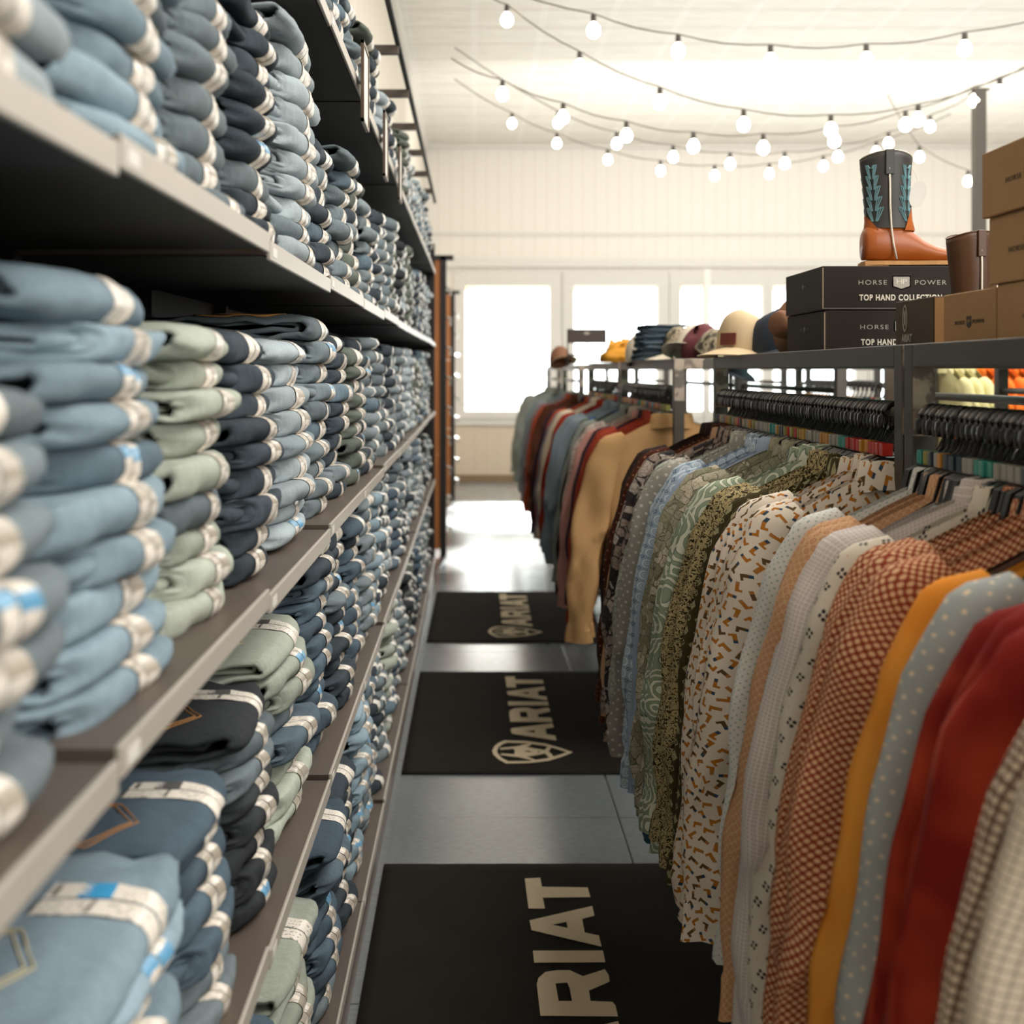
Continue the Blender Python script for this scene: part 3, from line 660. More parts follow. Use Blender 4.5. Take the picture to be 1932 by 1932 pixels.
# ------------------------------------------------------------------ shirts
def shirt_meshes(seed):
    rn = lambda x, y, z: noise.noise(Vector((x+seed*9.1, y, z)))
    nu, nv = 22, 30; rows = []
    def zt_(u): a = abs(u); return -.195-.085*max(0, (a-.28)/.72)**1.15
    def zh(u): return -1.0-.05*math.cos(math.pi*u)+.015*math.sin(u*5+seed*2)
    us = [-1+2*i/nu for i in range(nu+1)]; ring = [(u, -1) for u in us]+[(u, 1) for u in us[::-1][1:-1]]
    L = len(ring)
    for j in range(nv+1):
        v = j/nv; r = []
        for u, s in ring:
            w = .235+.02*v; x = u*w*(1+.02*rn(u, v*3, 0)); z = zt_(u)+(zh(u)-zt_(u))*v
            b = .023*(1-abs(u)**4)*min(1, v*7+.6)
            y = s*b+.010*v*math.sin(u*11+seed*2+2*rn(u, v*2, 5))+.004*rn(u*5, v*6, 2)*min(1, v*4)
            if s < 0 and abs(v-.13) < .02: y -= .0025
            r.append(Vector((x, y, z)))
        rows.append(r)
    uvt = lambda i, j: ((j % L)*.0222*1.0+seed, i/nv*.82) if j < L else (L*.0222+seed, i/nv*.82)
    torso = grid_mesh('torso', rows, uvt, True)
    sl = []
    for sg in (-1, 1):
        P = [(.175, -.262, .035), (.215, -.30, .065), (.255, -.38, .070), (.29, -.50, .066), (.315, -.62, .062), (.332, -.75, .057), (.342, -.88, .052), (.347, -.955, .047), (.348, -.965, .050), (.349, -1.02, .049)]
        # resample
        Q = []
        for a, b in zip(P, P[1:]):
            n = 5
            for k in range(n): Q.append(tuple(a[q]+(b[q]-a[q])*k/n for q in range(3)))
        Q.append(P[-1]); rows = []; m = 18; Ls = [0]
        for a, b in zip(Q, Q[1:]): Ls.append(Ls[-1]+math.hypot(a[0]-b[0], a[1]-b[1]))
        for i, (x, z, hw) in enumerate(Q):
            a = Q[max(0, i-1)]; b = Q[min(len(Q)-1, i+1)]; tx, tz = b[0]-a[0], b[1]-a[1]; l = math.hypot(tx, tz); tx /= l; tz /= l
            nxx, nzz = -tz, tx; s = Ls[i]; r = []
            for k in range(m):
                th = 2*math.pi*k/m; c, sn = math.cos(th), math.sin(th)
                fold = .006*math.sin(s*30+c*3+seed)*(.3+s)+.010*rn(s*6, c*1.5, 3+sg)
                crease = .020*math.exp(-((s-.44-.10*c)/.022)**2)+.013*math.exp(-((s-.60+.12*c)/.018)**2)*(1 if sg < 0 else .7)
                hh = hw+fold*.6; yy = (.027+.005*math.sin(s*17+seed+th))*sn+(crease*(-1 if sn < 0 else 0))+.009*math.sin(s*7+seed)+.006*rn(s*12, c*3, 8)
                pl = min(1, s*5)*(.007*math.sin(3*th+2.5*math.sin(s*4+seed))+.006*math.sin(2*th+s*24+seed*1.7)); hh += pl*.8; yy += pl*(1 if sn > 0 else -1)*.9
                px = x+nxx*hh*c; pz = z+nzz*hh*c
                r.append(Vector((sg*px, yy, pz)))
            rows.append(r)
        per = .24
        sl.append(grid_mesh('sleeve', rows, lambda i, j: (j/m*per+seed*.3, Ls[i]+.1), True))
    prof = [(0, -.215), (0, -.172), (.004, -.165), (.010, -.168), (.017, -.188), (.024, -.212)]; rows = []
    na = 26
    for i in range(na+1):
        a = math.radians(-250+ (320)*i/na) if False else math.radians(110+320*i/na); r = []
        for q, (dr, z) in enumerate(prof):
            r.append(Vector(((.062+dr)*math.cos(a), (.026+dr*.7)*math.sin(a)+.002*rn(i*.3, q, 1), z+.004*rn(i*.4, 2, 1)-(.01 if q > 3 else 0)*abs(math.cos(a)))))
        rows.append(r)
    collar = grid_mesh('collar', rows, lambda i, j: (i*.013, j*.014+.3))
    return torso, sl[0], sl[1], collar
SV = [shirt_meshes(s) for s in range(5)]
def shirt(key, x, y, label, group, rz=0, z=H, sc=(1,1,1)):
    mat, _ = CL[key]; v = random.choice(SV)
    r = thing('long_sleeve_shirt', label, 'shirt', (x, y, z), rz, group); r.scale = sc
    obj('torso', v[0], mat, r); obj('sleeve', v[1], mat, r); obj('sleeve', v[2], mat, r); obj('collar', v[3], mat, r)
    return r
def nice(key):
    l = CL[key][1]
    return l if 'shirt' in l else l+' shirt'
XP = .78; random.seed(21)
def hang_group(seq, xp, where, gname, start_note=''):
    # seq: (key, y, n, spacing)
    for gi, (key, y, n, sp) in enumerate(seq):
        for k in range(n):
            dx = random.uniform(-.012, .012)+(.0 if k == n-1 else .008)
            lab = '%s hanging %s' % (nice(key), where)
            if n > 1: lab = '%s, %snearest of its %d, %s' % (nice(key), '' if k == n-1 else ORD[n-1-k]+' ', n, where.replace('on the ', '').replace(' from the camera', ''))
            shirt(key, xp+dx, y-k*sp, lab, gname+' in '+key if n > 1 else gname, random.uniform(-.07, .03), H+random.uniform(-.006, .006), (random.uniform(.97, 1.05), 1, random.uniform(.96, 1.06)))
mid = [('blackbrown', 3.72, 2, .04), ('browndot', 3.63, 3, .045), ('peach', 3.50, 1, 0), ('leaf', 3.45, 4, .045), ('creamfl', 3.25, 1, 0), ('greydot', 3.20, 1, .045), ('bluegeo', 3.15, 3, .045),
       ('plainblue', 3.0, 2, .045), ('beigefl', 2.90, 4, .045), ('tealfl', 2.71, 1, 0), ('paisley', 2.66, 3, .045), ('olivefl', 2.51, 2, .045), ('olivedia', 2.42, 2, .045), ('boots', 2.33, 4, .045)]
near = [('tealx', 1.99, 1, 0), ('tan', 1.945, 2, .045), ('lilac', 1.855, 3, .045), ('clover', 1.72, 1, 0), ('rust', 1.665, 4, .052), ('orange', 1.425, 1, 0), ('bluegrey', 1.33, 1, 0), ('red', 1.275, 3, .055), ('bcheck', 1.095, 2, .045), ('stripe', .98, 1, .05)]
hang_group(mid, XP, 'on the middle rack', 'shirts on the middle rack')
hang_group(near, XP+.02, 'on the nearest rack', 'shirts on the nearest rack')
r3 = [('camel', 4.74, 2, .06), ('brick', 5.05, 3, .09), ('plum', 5.2, 1, 0), ('pink', 5.32, 1, 0), ('whitefl', 5.5, 2, .09), ('blackbrown', 5.62, 1, 0), ('greygreen', 5.75, 1, 0), ('greenfl', 5.95, 2, .09), ('steel', 6.12, 1, 0)]
r4 = [('steel', 6.62, 2, .12), ('red', 6.85, 1, 0), ('cream', 7.2, 2, .15), ('mauve', 7.4, 1, 0), ('orangered', 7.65, 1, 0), ('plum', 7.85, 1, 0)]
r5 = [('browndot', 8.9, 1, 0), ('orangered', 9.1, 1, 0), ('mauve', 9.35, 1, 0), ('greygreen', 9.8, 2, .2), ('steel', 10.1, 1, 0)]
r6 = [('greygreen', 11.3, 2, .2), ('greygreen', 12.1, 1, 0)]
r3b = [(k, y, n, s) for k, y, n, s in r3]
random.seed(5)
for seq, nm in ((r3, 'third rack'), (r4, 'fourth rack'), (r5, 'fifth rack'), (r6, 'sixth rack')):
    hang_group(seq, XP, 'on the %s from the camera' % nm, 'shirts on the '+nm)

# hangers
def hanger_meshes():
    bm = bmesh.new(); pts = []
    zt2 = -.063+.004; rx = .026; hz = .036
    pts = [(rx*math.cos(a), 0, zt2-hz+hz*math.sin(a)) for a in [math.radians(q) for q in range(-35, 215, 18)]]
    pts = [(.0, 0, -.150), (.004, 0, -.142), (.014, 0, -.132)]+pts
    tube(bm, pts, .0048, 6); me = bm_mesh(bm, smooth=True)
    for v_ in me.vertices: v_.co.y *= 2.0
    mk_ = boxm(-.026, -.004, -.008, .008, -.158, -.134, bev=.002)
    bm = bmesh.new()
    prof = [(-.19, -.278, .010), (-.12, -.242, .012), (-.055, -.205, .018), (-.045, -.168, .026), (-.03, -.160, .026), (.03, -.160, .026), (.045, -.168, .026), (.055, -.205, .018), (.12, -.242, .012), (.19, -.278, .010)]
    rings = []
    for x, z, h in prof: rings.append([bm.verts.new((x, yy, zz)) for yy, zz in ((-.009, z), (.009, z), (.009, z-h), (-.009, z-h))])
    for A, B in zip(rings, rings[1:]):
        for k in range(4): bm.faces.new((A[k], A[(k+1) % 4], B[(k+1) % 4], B[k]))
    bm.faces.new(rings[0]); bm.faces.new(rings[-1][::-1]); return me, mk_, bm_mesh(bm)
HK, HM, HA = hanger_meshes()
MC = {'crimson': 'a8241c', 'gold': 'c58a2a', 'red': 'b8291f', 'mustard': 'b98a2c', 'olive': '8f8a34', 'teal': '2c8a7e', 'grey': '9a958c', 'navy': '2f3b48', 'amber': 'c07f25'}
MCM = {k: plain('marker_'+k, v, .3) for k, v in MC.items()}
def hangers(xp, ya, yb, sp, gname, where):
    n = int((yb-ya)/sp); keys = list(MC); cur = 'red'
    for i in range(n):
        if random.random() < .55: cur = random.choice(keys)
        y = ya+(i+.5)*sp
        r = thing('coat_hanger', 'black plastic coat hanger with %s size marker %s' % (cur, where), 'hanger', (xp+random.uniform(-.002, .002), y, H), random.uniform(-.12, .12), gname)
        obj('hook', HK, BLACKP, r); obj('size_marker', HM, MCM[cur], r); obj('shoulder_bar', HA, BLACKP, r)
hangers(XP, 2.20, 3.74, .023, 'hangers on the middle rack', 'on the middle rack')
hangers(XP, .98, 2.06, .023, 'hangers on the nearest rack', 'on the nearest rack')
hangers(XP, 4.71, 6.14, .035, 'hangers on the third rack', 'on the third rack')
hangers(XP, 6.4, 7.9, .06, 'hangers on the fourth rack', 'on the fourth rack')

# clothing racks
def rack(x0, x1, y0, y1, label, patch=True, group=None, top=.047):
    r = thing('clothing_rack', label, 'clothes rack', (x0, y0, 0), 0, group); L = y1-y0; W = x1-x0; zt = H+top; s = .02
    for x in (0, W):
        for y in (0, L):
            obj('post', boxm(x-s, x+s, y-s, y+s, 0, zt, bev=.002), GUN, r)
        obj('top_rail', boxm(x-s, x+s, s, L-s, zt-.04, zt, bev=.002), GUN, r)
        bm = bmesh.new(); tube(bm, [(x, s, H-.076), (x, L-s, H-.076)], .012, 10); obj('hanging_rail', bm_mesh(bm, smooth=True), GUN, r)
    for y in (0, L):
        obj('end_beam', boxm(s, W-s, y-s, y+s, zt-.04, zt, bev=.002), PATCH if patch else GUN, r)
        obj('foot_bar', boxm(s, W-s, y-s, y+s, .05, .09, bev=.002), GUN, r)
        if patch:
            obj('bare_corner', boxm(-s*.95, s*.98, y-s-.0012, y-s-.0002, zt-.16, zt-.001), PATCH2, r)
    obj('glass_shelf', boxm(s, W-s, s, L-s, zt-.017, zt-.009), SHELFGLASS, r)
    return r
RW = .62
rack(XP, XP+RW, .5, 2.09, 'gunmetal clothes rack nearest the camera with a bare steel corner', group='racks along the aisle')
rack(XP, XP+RW, 2.14, 3.78, 'gunmetal clothes rack carrying the cowboy boot and black boxes', group='racks along the aisle')
rack(XP, XP+RW, 4.56, 6.2, 'third gunmetal clothes rack with a tan shirt at its near end', group='racks along the aisle')
rack(XP, XP+RW, 6.32, 7.96, 'fourth gunmetal clothes rack from the camera', group='racks along the aisle')
rack(XP, XP+RW, 8.7, 10.3, 'fifth gunmetal clothes rack from the camera', group='racks along the aisle')
rack(XP, XP+RW, 11.0, 12.6, 'farthest gunmetal clothes rack, close to the windows', group='racks along the aisle')
# second row of racks beyond
X2 = 2.05
for a, b, w in ((3.0, 4.64, 'near'), (5.9, 7.54, 'middle'), (7.9, 9.54, 'far')):
    rack(X2, X2+RW, a, b, 'clothes rack in the row behind, at its %s end' % w, False, 'racks in the row behind')
for k, (key, y) in enumerate([('mint', 4.42), ('brick', 4.52), ('mint', 6.05), ('mint', 6.15), ('greygreen', 6.3), ('brick', 6.6), ('mauve', 6.8), ('steel', 8.3), ('cream', 8.7)]):
    shirt(key, X2, y, '%s in the row behind, %s from the camera' % (nice(key), 'nearest' if k == 0 else ORD[k]), 'shirts in the row behind')
hangers(X2, 3.05, 4.4, .05, 'hangers in the row behind', 'in the row behind')
hangers(X2, 5.98, 7.4, .07, 'hangers in the row behind', 'in the row behind')
# crosswise rail with pale yellow and orange shirts
r = thing('garment_rail', 'tall crosswise rail of pale yellow and orange shirts behind the racks', 'clothes rack', (2.03, 5.27, 0)); GL = .72
for x in (0, GL): obj('post', boxm(x-.014, x+.014, -.014, .014, 0, H+.17), GUN, r); obj('foot', boxm(x-.02, x+.02, -.25, .25, 0, .03), GUN, r)
bm = bmesh.new(); tube(bm, [(0, 0, H+.135), (GL, 0, H+.135)], .012, 10); obj('hanging_rail', bm_mesh(bm, smooth=True), GUN, r)
for k in range(14):
    ky = 'lime' if k < 3 else 'neon'
    shirt(ky, 2.075+.047*k, 5.27, '%s shirt on the crosswise rail seen through the nearest rack' % CL[ky][1], '%s shirts on the crosswise rail' % CL[ky][1], math.pi/2, H+.21)
    q = thing('coat_hanger', 'black coat hanger on the crosswise rail', 'hanger', (2.075+.047*k, 5.27, H+.21), math.pi/2, 'hangers on the crosswise rail'); obj('hook', HK, BLACKP, q); obj('shoulder_bar', HA, BLACKP, q)

# ------------------------------------------------------------------ boxes
def bx_mat(name, h, dark=False):
    t = NT(name); v = t.coord('Object'); n = t.noise(v, 6, 3); f = t.noise(t.mapping(v, (4, 4, 160)), 1, 1); c = S(h)
    col = t.mix(n, tuple(x*.88 for x in c[:3])+(1,), tuple(min(1, x*1.08) for x in c[:3])+(1,)); t.bump(f, .12, .001)
    return t.done(col, 0.6 if dark else .75, 0, .2 if dark else .2)
KRAFT = bx_mat('kraft_card', 'a9835a'); BLK = bx_mat('black_card', '211912', True); DBR = bx_mat('dark_brown_card', '4a3c2e', True)
INKD = plain('dark_ink', '2b241c', .6); INKW = plain('white_ink', 'ded5c5', .6); INKG = plain('grey_ink', 'a39c90', .5); INKF = plain('faint_ink', '5c5a57', .5)
ST = zt = H+.047-.009                                  # glass top
def shield(w, h): return [[(-w/2, h/2), (w/2, h/2), (w/2, -h*.28), (0, -h/2), (-w/2, -h*.28)], [(-w*.44, h*.42), (w*.44, h*.42), (w*.44, -h*.24), (0, -h*.43), (-w*.44, -h*.24)]]
def logo(parent, c, rot, size, ink, emb, top_hand=None, w2=1.0):
    # c: centre; rot: euler; text x axis direction from rot
    R = Matrix.Rotation(rot[2], 3, 'Z') @ Matrix.Rotation(rot[0], 3, 'X')
    def put(me, mat, dx, dy, nm): obj(nm, me, mat, parent, Vector(c)+R @ Vector((dx, dy, 0)), rot)
    put(text_mesh('HORSE', size, sx=1.25, spacing=1.25), ink, -size*4.5*w2, 0, 'lettering'); put(text_mesh('POWER', size, sx=1.25, spacing=1.25), ink, size*4.5*w2, 0, 'lettering')
    sw, sh_ = size*1.9, size*2.2
    if emb == 'solid':
        put(poly_mesh(shield(sw*1.5, sh_)[:1]), INKG, 0, 0, 'shield_emblem'); put(poly_mesh(shield(sw*1.5, sh_)), INKW, 0, 0, 'shield_border'); put(text_mesh('HP', size*1.05, .0016, sx=1.4, spacing=.9), INKW, 0, size*.15, 'lettering')
    else:
        put(poly_mesh(shield(sw, sh_)[:1]), ink, 0, 0, 'shield_emblem'); put(text_mesh('HP', size*.95, .0016, sx=1.1, spacing=.9), KRAFT if ink is INKD else INKG, 0, size*.15, 'lettering')
    if top_hand: put(text_mesh('TOP HAND COLLECTION', size*1.25, sx=.78, spacing=1.18, bold=.0006), INKW, -size*.1, -size*2.35, 'lettering')
def carton(x0, x1, y0, y1, z0, h, mat, label, group, lidded=True, front=None):
    r = thing('shoe_box', label, 'box', ((x0+x1)/2, (y0+y1)/2, z0), 0, group); a, b = (x1-x0)/2, (y1-y0)/2
    obj('carton', boxm(-a, a, -b, b, 0, h, bev=.002), mat, r)
    return r, a, b
RX = (math.pi/2, 0, 0); RL = (math.pi/2, 0, -math.pi/2)
bx0, bx1, by0, by1, bh = .812, 1.149, 2.78, 3.11, .103
for k in range(2):
    r, a, b = carton(bx0+(.0 if k else .004), bx1+(.0 if k else .004), by0, by1, ST+k*(bh+.001), bh, BLK, ['lower black boot box with HORSE POWER lettering on the glass shelf', 'upper black boot box under the cowboy boot'][k], 'black boot boxes')
    logo(r, (.015, -b-.0006, bh*.62), RX, .0150, INKG, 'solid', True)
    logo(r, (-a-.0006, 0, bh*.62), RL, .006, INKF, 'plain')
    obj('lid_seam', boxm(-a-.001, a+.001, -b-.001, -b, .003, .005), INKF, r)
    obj('worn_edge', boxm(-a-.0008, -a+.002, -b-.0008, -b+.002, .004, bh-.004), plain('worn_card', '8a7662', .8), r)
# ARIAT dark brown box
r, a, b = carton(.828, 1.02, 2.15, 2.345, ST, .097, DBR, 'dark brown box with a small ARIAT emblem beside the kraft boxes', 'boxes')
obj('lettering', text_mesh('ARIAT', .020, sx=.95, bold=.0006), INKG, r, (-a-.0006, .035, .024), RL)
ov = [[(.012*math.cos(q), .026*math.sin(q)) for q in [k*math.pi/8 for k in range(16)]], [(.0095*math.cos(q), .0225*math.sin(q)) for q in [k*math.pi/8 for k in range(16)]]]
obj('emblem_outline', poly_mesh(ov), INKG, r, (-a-.0006, .045, .063), RL)
ef = [[(-.006, .014), (-.004, .016), (0, .004), (.004, .016), (.006, .014), (.003, -.003), (.005, -.016), (0, -.010), (-.005, -.016), (-.003, -.003)]]
obj('emblem_figure', poly_mesh(ef), INKG, r, (-a-.0006, .045, .063), RL)
obj('kraft_end', boxm(-a+.002, a-.002, -b-.0008, -b, .002, .095), KRAFT, r)
# kraft boxes
kl = [(.826, 1.89, 2.10, 0, .095, 'small kraft shoe box behind the near rack corner'), (.826, 1.60, 1.885, 0, .098, 'kraft shoe box at the bottom of the tall stack'),
      (.822, 1.62, 1.905, 1, .106, 'kraft shoe box in the middle of the tall stack'), (.815, 1.60, 1.915, 2, .104, 'kraft shoe box on top of the tall stack')]
zz = [ST, ST, ST+.099, ST+.099+.107]
for (x, ya, yb, lv, hh, lb), z in zip(kl, zz):
    r, a, b = carton(x, x+.33, ya, yb, z, hh, KRAFT, lb, 'kraft shoe boxes')
    logo(r, (-a-.0006, -.004, hh*.46), RL, .0092 if lv == 0 else .0120, INKD, 'plain', w2=.9)

# ------------------------------------------------------------------ cowboy boots
LEA = plain('tan_orange_leather', 'a8551c', .34, 0, .3, 14, .5); SHF = plain('charcoal_shaft_leather', '33322f', .45, 0, .2, 20, .4); SOLE = plain('light_sole', 'b9854a', .6); TEAL = plain('teal_thread', '6f98a0', .6); WPI = plain('white_piping', 'e6ddcd', .5)
BRL = plain('dark_brown_leather', '4d2f16', .4, 0, .3, 14, .4)
def boot(loc, label, sc, shaft_mat, foot_mat, rz=0, rich=True):
    r = thing('cowboy_boot', label, 'boot', loc, rz); r.scale = (sc*1.08, sc, sc)
    # toe towards +x; length .30, height .33
    def ringz(z, xc, rx, ry, n=28, dip=0):
        return [Vector((xc+rx*math.cos(q), ry*math.sin(q), z+dip*(abs(math.sin(q))**1.5))) for q in [2*math.pi*k/n for k in range(n)]]
    prof = [(.115, .005, .066, .046, 0), (.14, .003, .062, .044, 0), (.18, .0, .062, .046, 0), (.23, -.002, .064, .050, 0), (.28, -.004, .068, .052, 0), (.31, -.004, .071, .053, .012), (.322, -.004, .072, .053, .02)]
    rows = [ringz(z, xc, rx, ry, dip=dp) for z, xc, rx, ry, dp in prof]
    inner = [ringz(z, xc, rx-.004, ry-.004, dip=dp) for z, xc, rx, ry, dp in prof[::-1][:5]]
    obj('shaft', grid_mesh('shaft', rows+inner, None, True), shaft_mat, r)
    # foot: sections along x
    secs = [(-.068, .022, .030, .105), (-.062, .022, .038, .120), (-.04, .020, .042, .132), (.0, .018, .041, .136), (.035, .017, .040, .130), (.06, .016, .040, .112), (.09, .015, .043, .085), (.125, .014, .047, .066), (.16, .014, .048, .055), (.19, .014, .044, .047), (.212, .014, .034, .040), (.226, .015, .018, .033)]
    rows = []
    for x, z0, hw, zt_ in secs:
        r_ = []
        for k in range(20):
            q = 2*math.pi*k/20-math.pi/2; c, s_ = math.cos(q), math.sin(q)
            zc = (z0+zt_)/2; hz = (zt_-z0)/2
            r_.append(Vector((x, hw*math.copysign(abs(c)**.75, c), zc+hz*math.copysign(abs(s_)**.8, s_))))
        rows.append(r_)
    me = grid_mesh('foot', rows, None, True); bm = bmesh.new(); bm.from_mesh(me); bm.verts.ensure_lookup_table()
    bm.faces.new([bm.verts[i] for i in range(20)]); n = len(bm.verts); bm.faces.new([bm.verts[i] for i in range(n-20, n)]); me2 = bm_mesh(bm, smooth=True)
    obj('foot', me2, foot_mat, r)
    out = [(-.072, .0), (-.066, .034), (-.02, .040), (.05, .036), (.12, .048), (.18, .047), (.222, .032), (.238, 0)]; out += [(x, -y) for x, y in out[::-1][1:-1]]
    bm = bmesh.new()
    b_ = [bm.verts.new((x, y, .006)) for x, y in out]; t_ = [bm.verts.new((x, y, .018)) for x, y in out]
    bm.faces.new(b_[::-1]); bm.faces.new(t_)
    for k in range(len(out)): q = (k+1) % len(out); bm.faces.new((b_[k], b_[q], t_[q], t_[k]))
    obj('sole', bm_mesh(bm), SOLE, r); obj('heel', boxm(-.072, -.005, -.034, .034, 0, .016, bev=.003), SOLE, r)
    for s_ in (-1, 1):
        bm = bmesh.new(); P = [(-.012, s_*.0555, .29), (-.010, s_*.054, .25), (-.008, s_*.050, .18), (-.004, s_*.047, .12), (.002, s_*.046, .07), (.012, s_*.044, .022)]
        tube(bm, P, .0028, 6); obj('side_piping', bm_mesh(bm, smooth=True), WPI, r)
        obj('pull_tab', boxm(-.022, .002, s_*.055-.003, s_*.055+.003, .27, .345, bev=.002), shaft_mat, r)
    bm = bmesh.new(); tube(bm, [p+Vector((0, 0, .001)) for p in ringz(.322, -.004, .0715, .0525, 28, .02)], .0016, 5, closed=True); obj('top_piping', bm_mesh(bm), WPI if rich else shaft_mat, r)
    if rich:                                           # flame stitching on the shaft
        bm = bmesh.new()
        def surf(q, z):
            k = 0
            while k < len(prof)-2 and prof[k+1][0] < z: k += 1
            a, b = prof[k], prof[k+1]; f = max(0, min(1, (z-a[0])/(b[0]-a[0]))); rx = a[2]+(b[2]-a[2])*f+.0012; ry = a[3]+(b[3]-a[3])*f+.0012; xc = a[1]+(b[1]-a[1])*f
            return Vector((xc+rx*math.cos(q), ry*math.sin(q), z))
        for base in (-math.pi/2-.85, -math.pi/2+.72, math.pi/2-.72, math.pi/2+.85):
            for off in (0, .09, .18):
                for sg in (-1, 1):
                    P = []
                    for i in range(41):
                        f = i/40; z = .135+.155*f; amp = (.56-off*1.6)*(1-.5*f)
                        saw = abs(((f*5) % 1)-.0)
                        P.append(surf(base+sg*(amp*(.25+.75*saw)), z+.016*saw))
                    tube(bm, P, .0015, 4)
        obj('flame_stitching', bm_mesh(bm), TEAL, r)
        bm = bmesh.new(); lathe(bm, [(.022, -.0006), (.022, .0006)], 20, sy=1.9); tg = bm_mesh(bm)
        obj('hang_tag', tg, TAG, r, (.074, -.03, .215), (math.pi/2+.0, .25, 0))
        bm = bmesh.new(); tube(bm, [(.060, -.012, .30), (.070, -.028, .275), (.073, -.030, .255)], .001, 5); obj('tag_string', bm_mesh(bm), WPI, r)
        for q0, ha, hz, nm in ((0, 1.15, .082, 'vamp_tongue'), (math.pi, .95, .045, 'heel_counter')):
            rows = []
            for i in range(11):
                f = i/10; hw = ha*max(.02, (1-f))**.55
                rows.append([surf(q0+hw*(k-8)/8, .108+hz*f)+Vector((math.cos(q0+hw*(k-8)/8), math.sin(q0+hw*(k-8)/8), 0))*.002 for k in range(17)])
            obj(nm, grid_mesh(nm, rows), foot_mat, r)
    return r
boot((.985, 2.845, ST+2*(bh+.001)), 'orange-brown cowboy boot with charcoal teal-stitched shaft on the black boxes', .80, SHF, LEA)
boot((1.03, 2.46, ST), 'dark brown boot half hidden behind the kraft boxes', .72, BRL, BRL, .2, False)

# ------------------------------------------------------------------ hats and clothes on the rack tops
def cap(loc, rz, crown_m, brim_m, label, patch=None, sc=1.0, tilt=0):
    r = thing('baseball_cap', label, 'cap', loc, rz, 'caps on the rack tops'); r.scale = (sc,)*3; r.rotation_euler = (tilt, 0, rz)
    rows = []
    for j in range(11):
        p = j/10*math.pi/2*.97; rr = .088*math.cos(p)**.62; z = .008+.115*math.sin(p)**.9
        rows.append([Vector((rr*.94*math.cos(q), rr*1.08*math.sin(q)*(1), z*(1.05-.12*math.sin(q)))) for q in [2*math.pi*k/24 for k in range(24)]])
    obj('crown', grid_mesh('crown', rows, None, True), crown_m, r)
    top = []; 
    for i in range(9):
        f = i/8; row = []
        for k in range(13):
            q = math.pi*(1.08+.84*k/12); rr = .086+.075*f*max(0, math.sin(math.pi*k/12))**.6
            row.append(Vector((rr*.95*math.cos(q), rr*1.1*math.sin(q), .010+.006*math.cos(q)**2*-1-.012*f+.012*(1-math.cos(q)**2)*(1-f))))
        top.append(row)
    me = grid_mesh('brim', top); o = obj('brim', me, brim_m, r); m = o.modifiers.new('s', 'SOLIDIFY'); m.thickness = .003
    bm = bmesh.new(); lathe(bm, [(.007, .118), (.007, .122), (.003, .125)], 8); obj('button', bm_mesh(bm), crown_m, r)
    if patch: obj('patch', boxm(-.026, .026, -.103, -.096, .022, .058), patch, r, rot=(-.10, 0, 0))
    return r
BEI = plain('beige_twill', 'cdb48e', .85); NAV = plain('navy_twill', '252e3a', .85); BRN = plain('brown_felt', '7d5338', .8); MARO = plain('maroon_twill', '5a2328', .85); CREAM = plain('cream_twill', 'd9cdb8', .85)
def camo():
    t = NT('camouflage'); n = t.noise(t.coord('Object'), 28, 3); return t.done(t.ramp(n, [(0, S('3a3326')), (.42, S('6b6350')), (.5, S('a89a80')), (.6, S('504733'))], True), .85)
CAMO = camo(); PT = plain('leather_patch', '6b2f22', .6); zs = ST+.009
cap((.805, 3.56, zs), -.75, BEI, BEI, 'beige cap with a brown leather patch on the rack end', PT, .95)
cap((.885, 3.50, zs), .5, NAV, NAV, 'navy cap behind the beige cap', None, .95)
cap((.86, 3.70, zs), -1.9, CAMO, CREAM, 'camouflage cap left of the beige cap', None, .95, 0)
r = thing('felt_hat', 'brown felt hat lying against the black boxes', 'hat', (.89, 3.30, zs+.075), 0); 
bm = bmesh.new(); lathe(bm, [(.085, 0), (.088, .003), (.04, .006), (.038, .06), (.03, .075), (.006, .075)], 28); obj('hat_body', bm_mesh(bm, smooth=True), BRN, r); r.rotation_euler = (0, -1.45, .5)
for i, (px, d, m1, m2, rz, lb) in enumerate([(1330, 4.80, MARO, CREAM, 2.2, 'maroon and cream cap on the third rack'), (1308, 4.9, CREAM, CREAM, -.6, 'white cap tipped on the third rack'), (1290, 5.08, CAMO, CREAM, -1.2, 'camouflage cap with a pale brim on the third rack'),
                                         (1215, 5.75, CREAM, CAMO, .4, 'cream and camo cap at the left of the third rack caps'), (1350, 4.68, CAMO, NAV, .9, 'dark camouflage cap nearest on the third rack'), (1250, 5.95, BRN, BRN, 1, 'brown cap behind the folded denim'),
                                         (1178, 6.95, CREAM, BEI, .3, 'cream cap beside the orange cloth'), (1058, 9.0, BRN, BEI, .3, 'small brown cap far along the racks')]):
    cap(((px-CX)/F*d, d, zs), rz, m1, m2, lb, None, 1.0, random.choice([0, .5, -.4]))
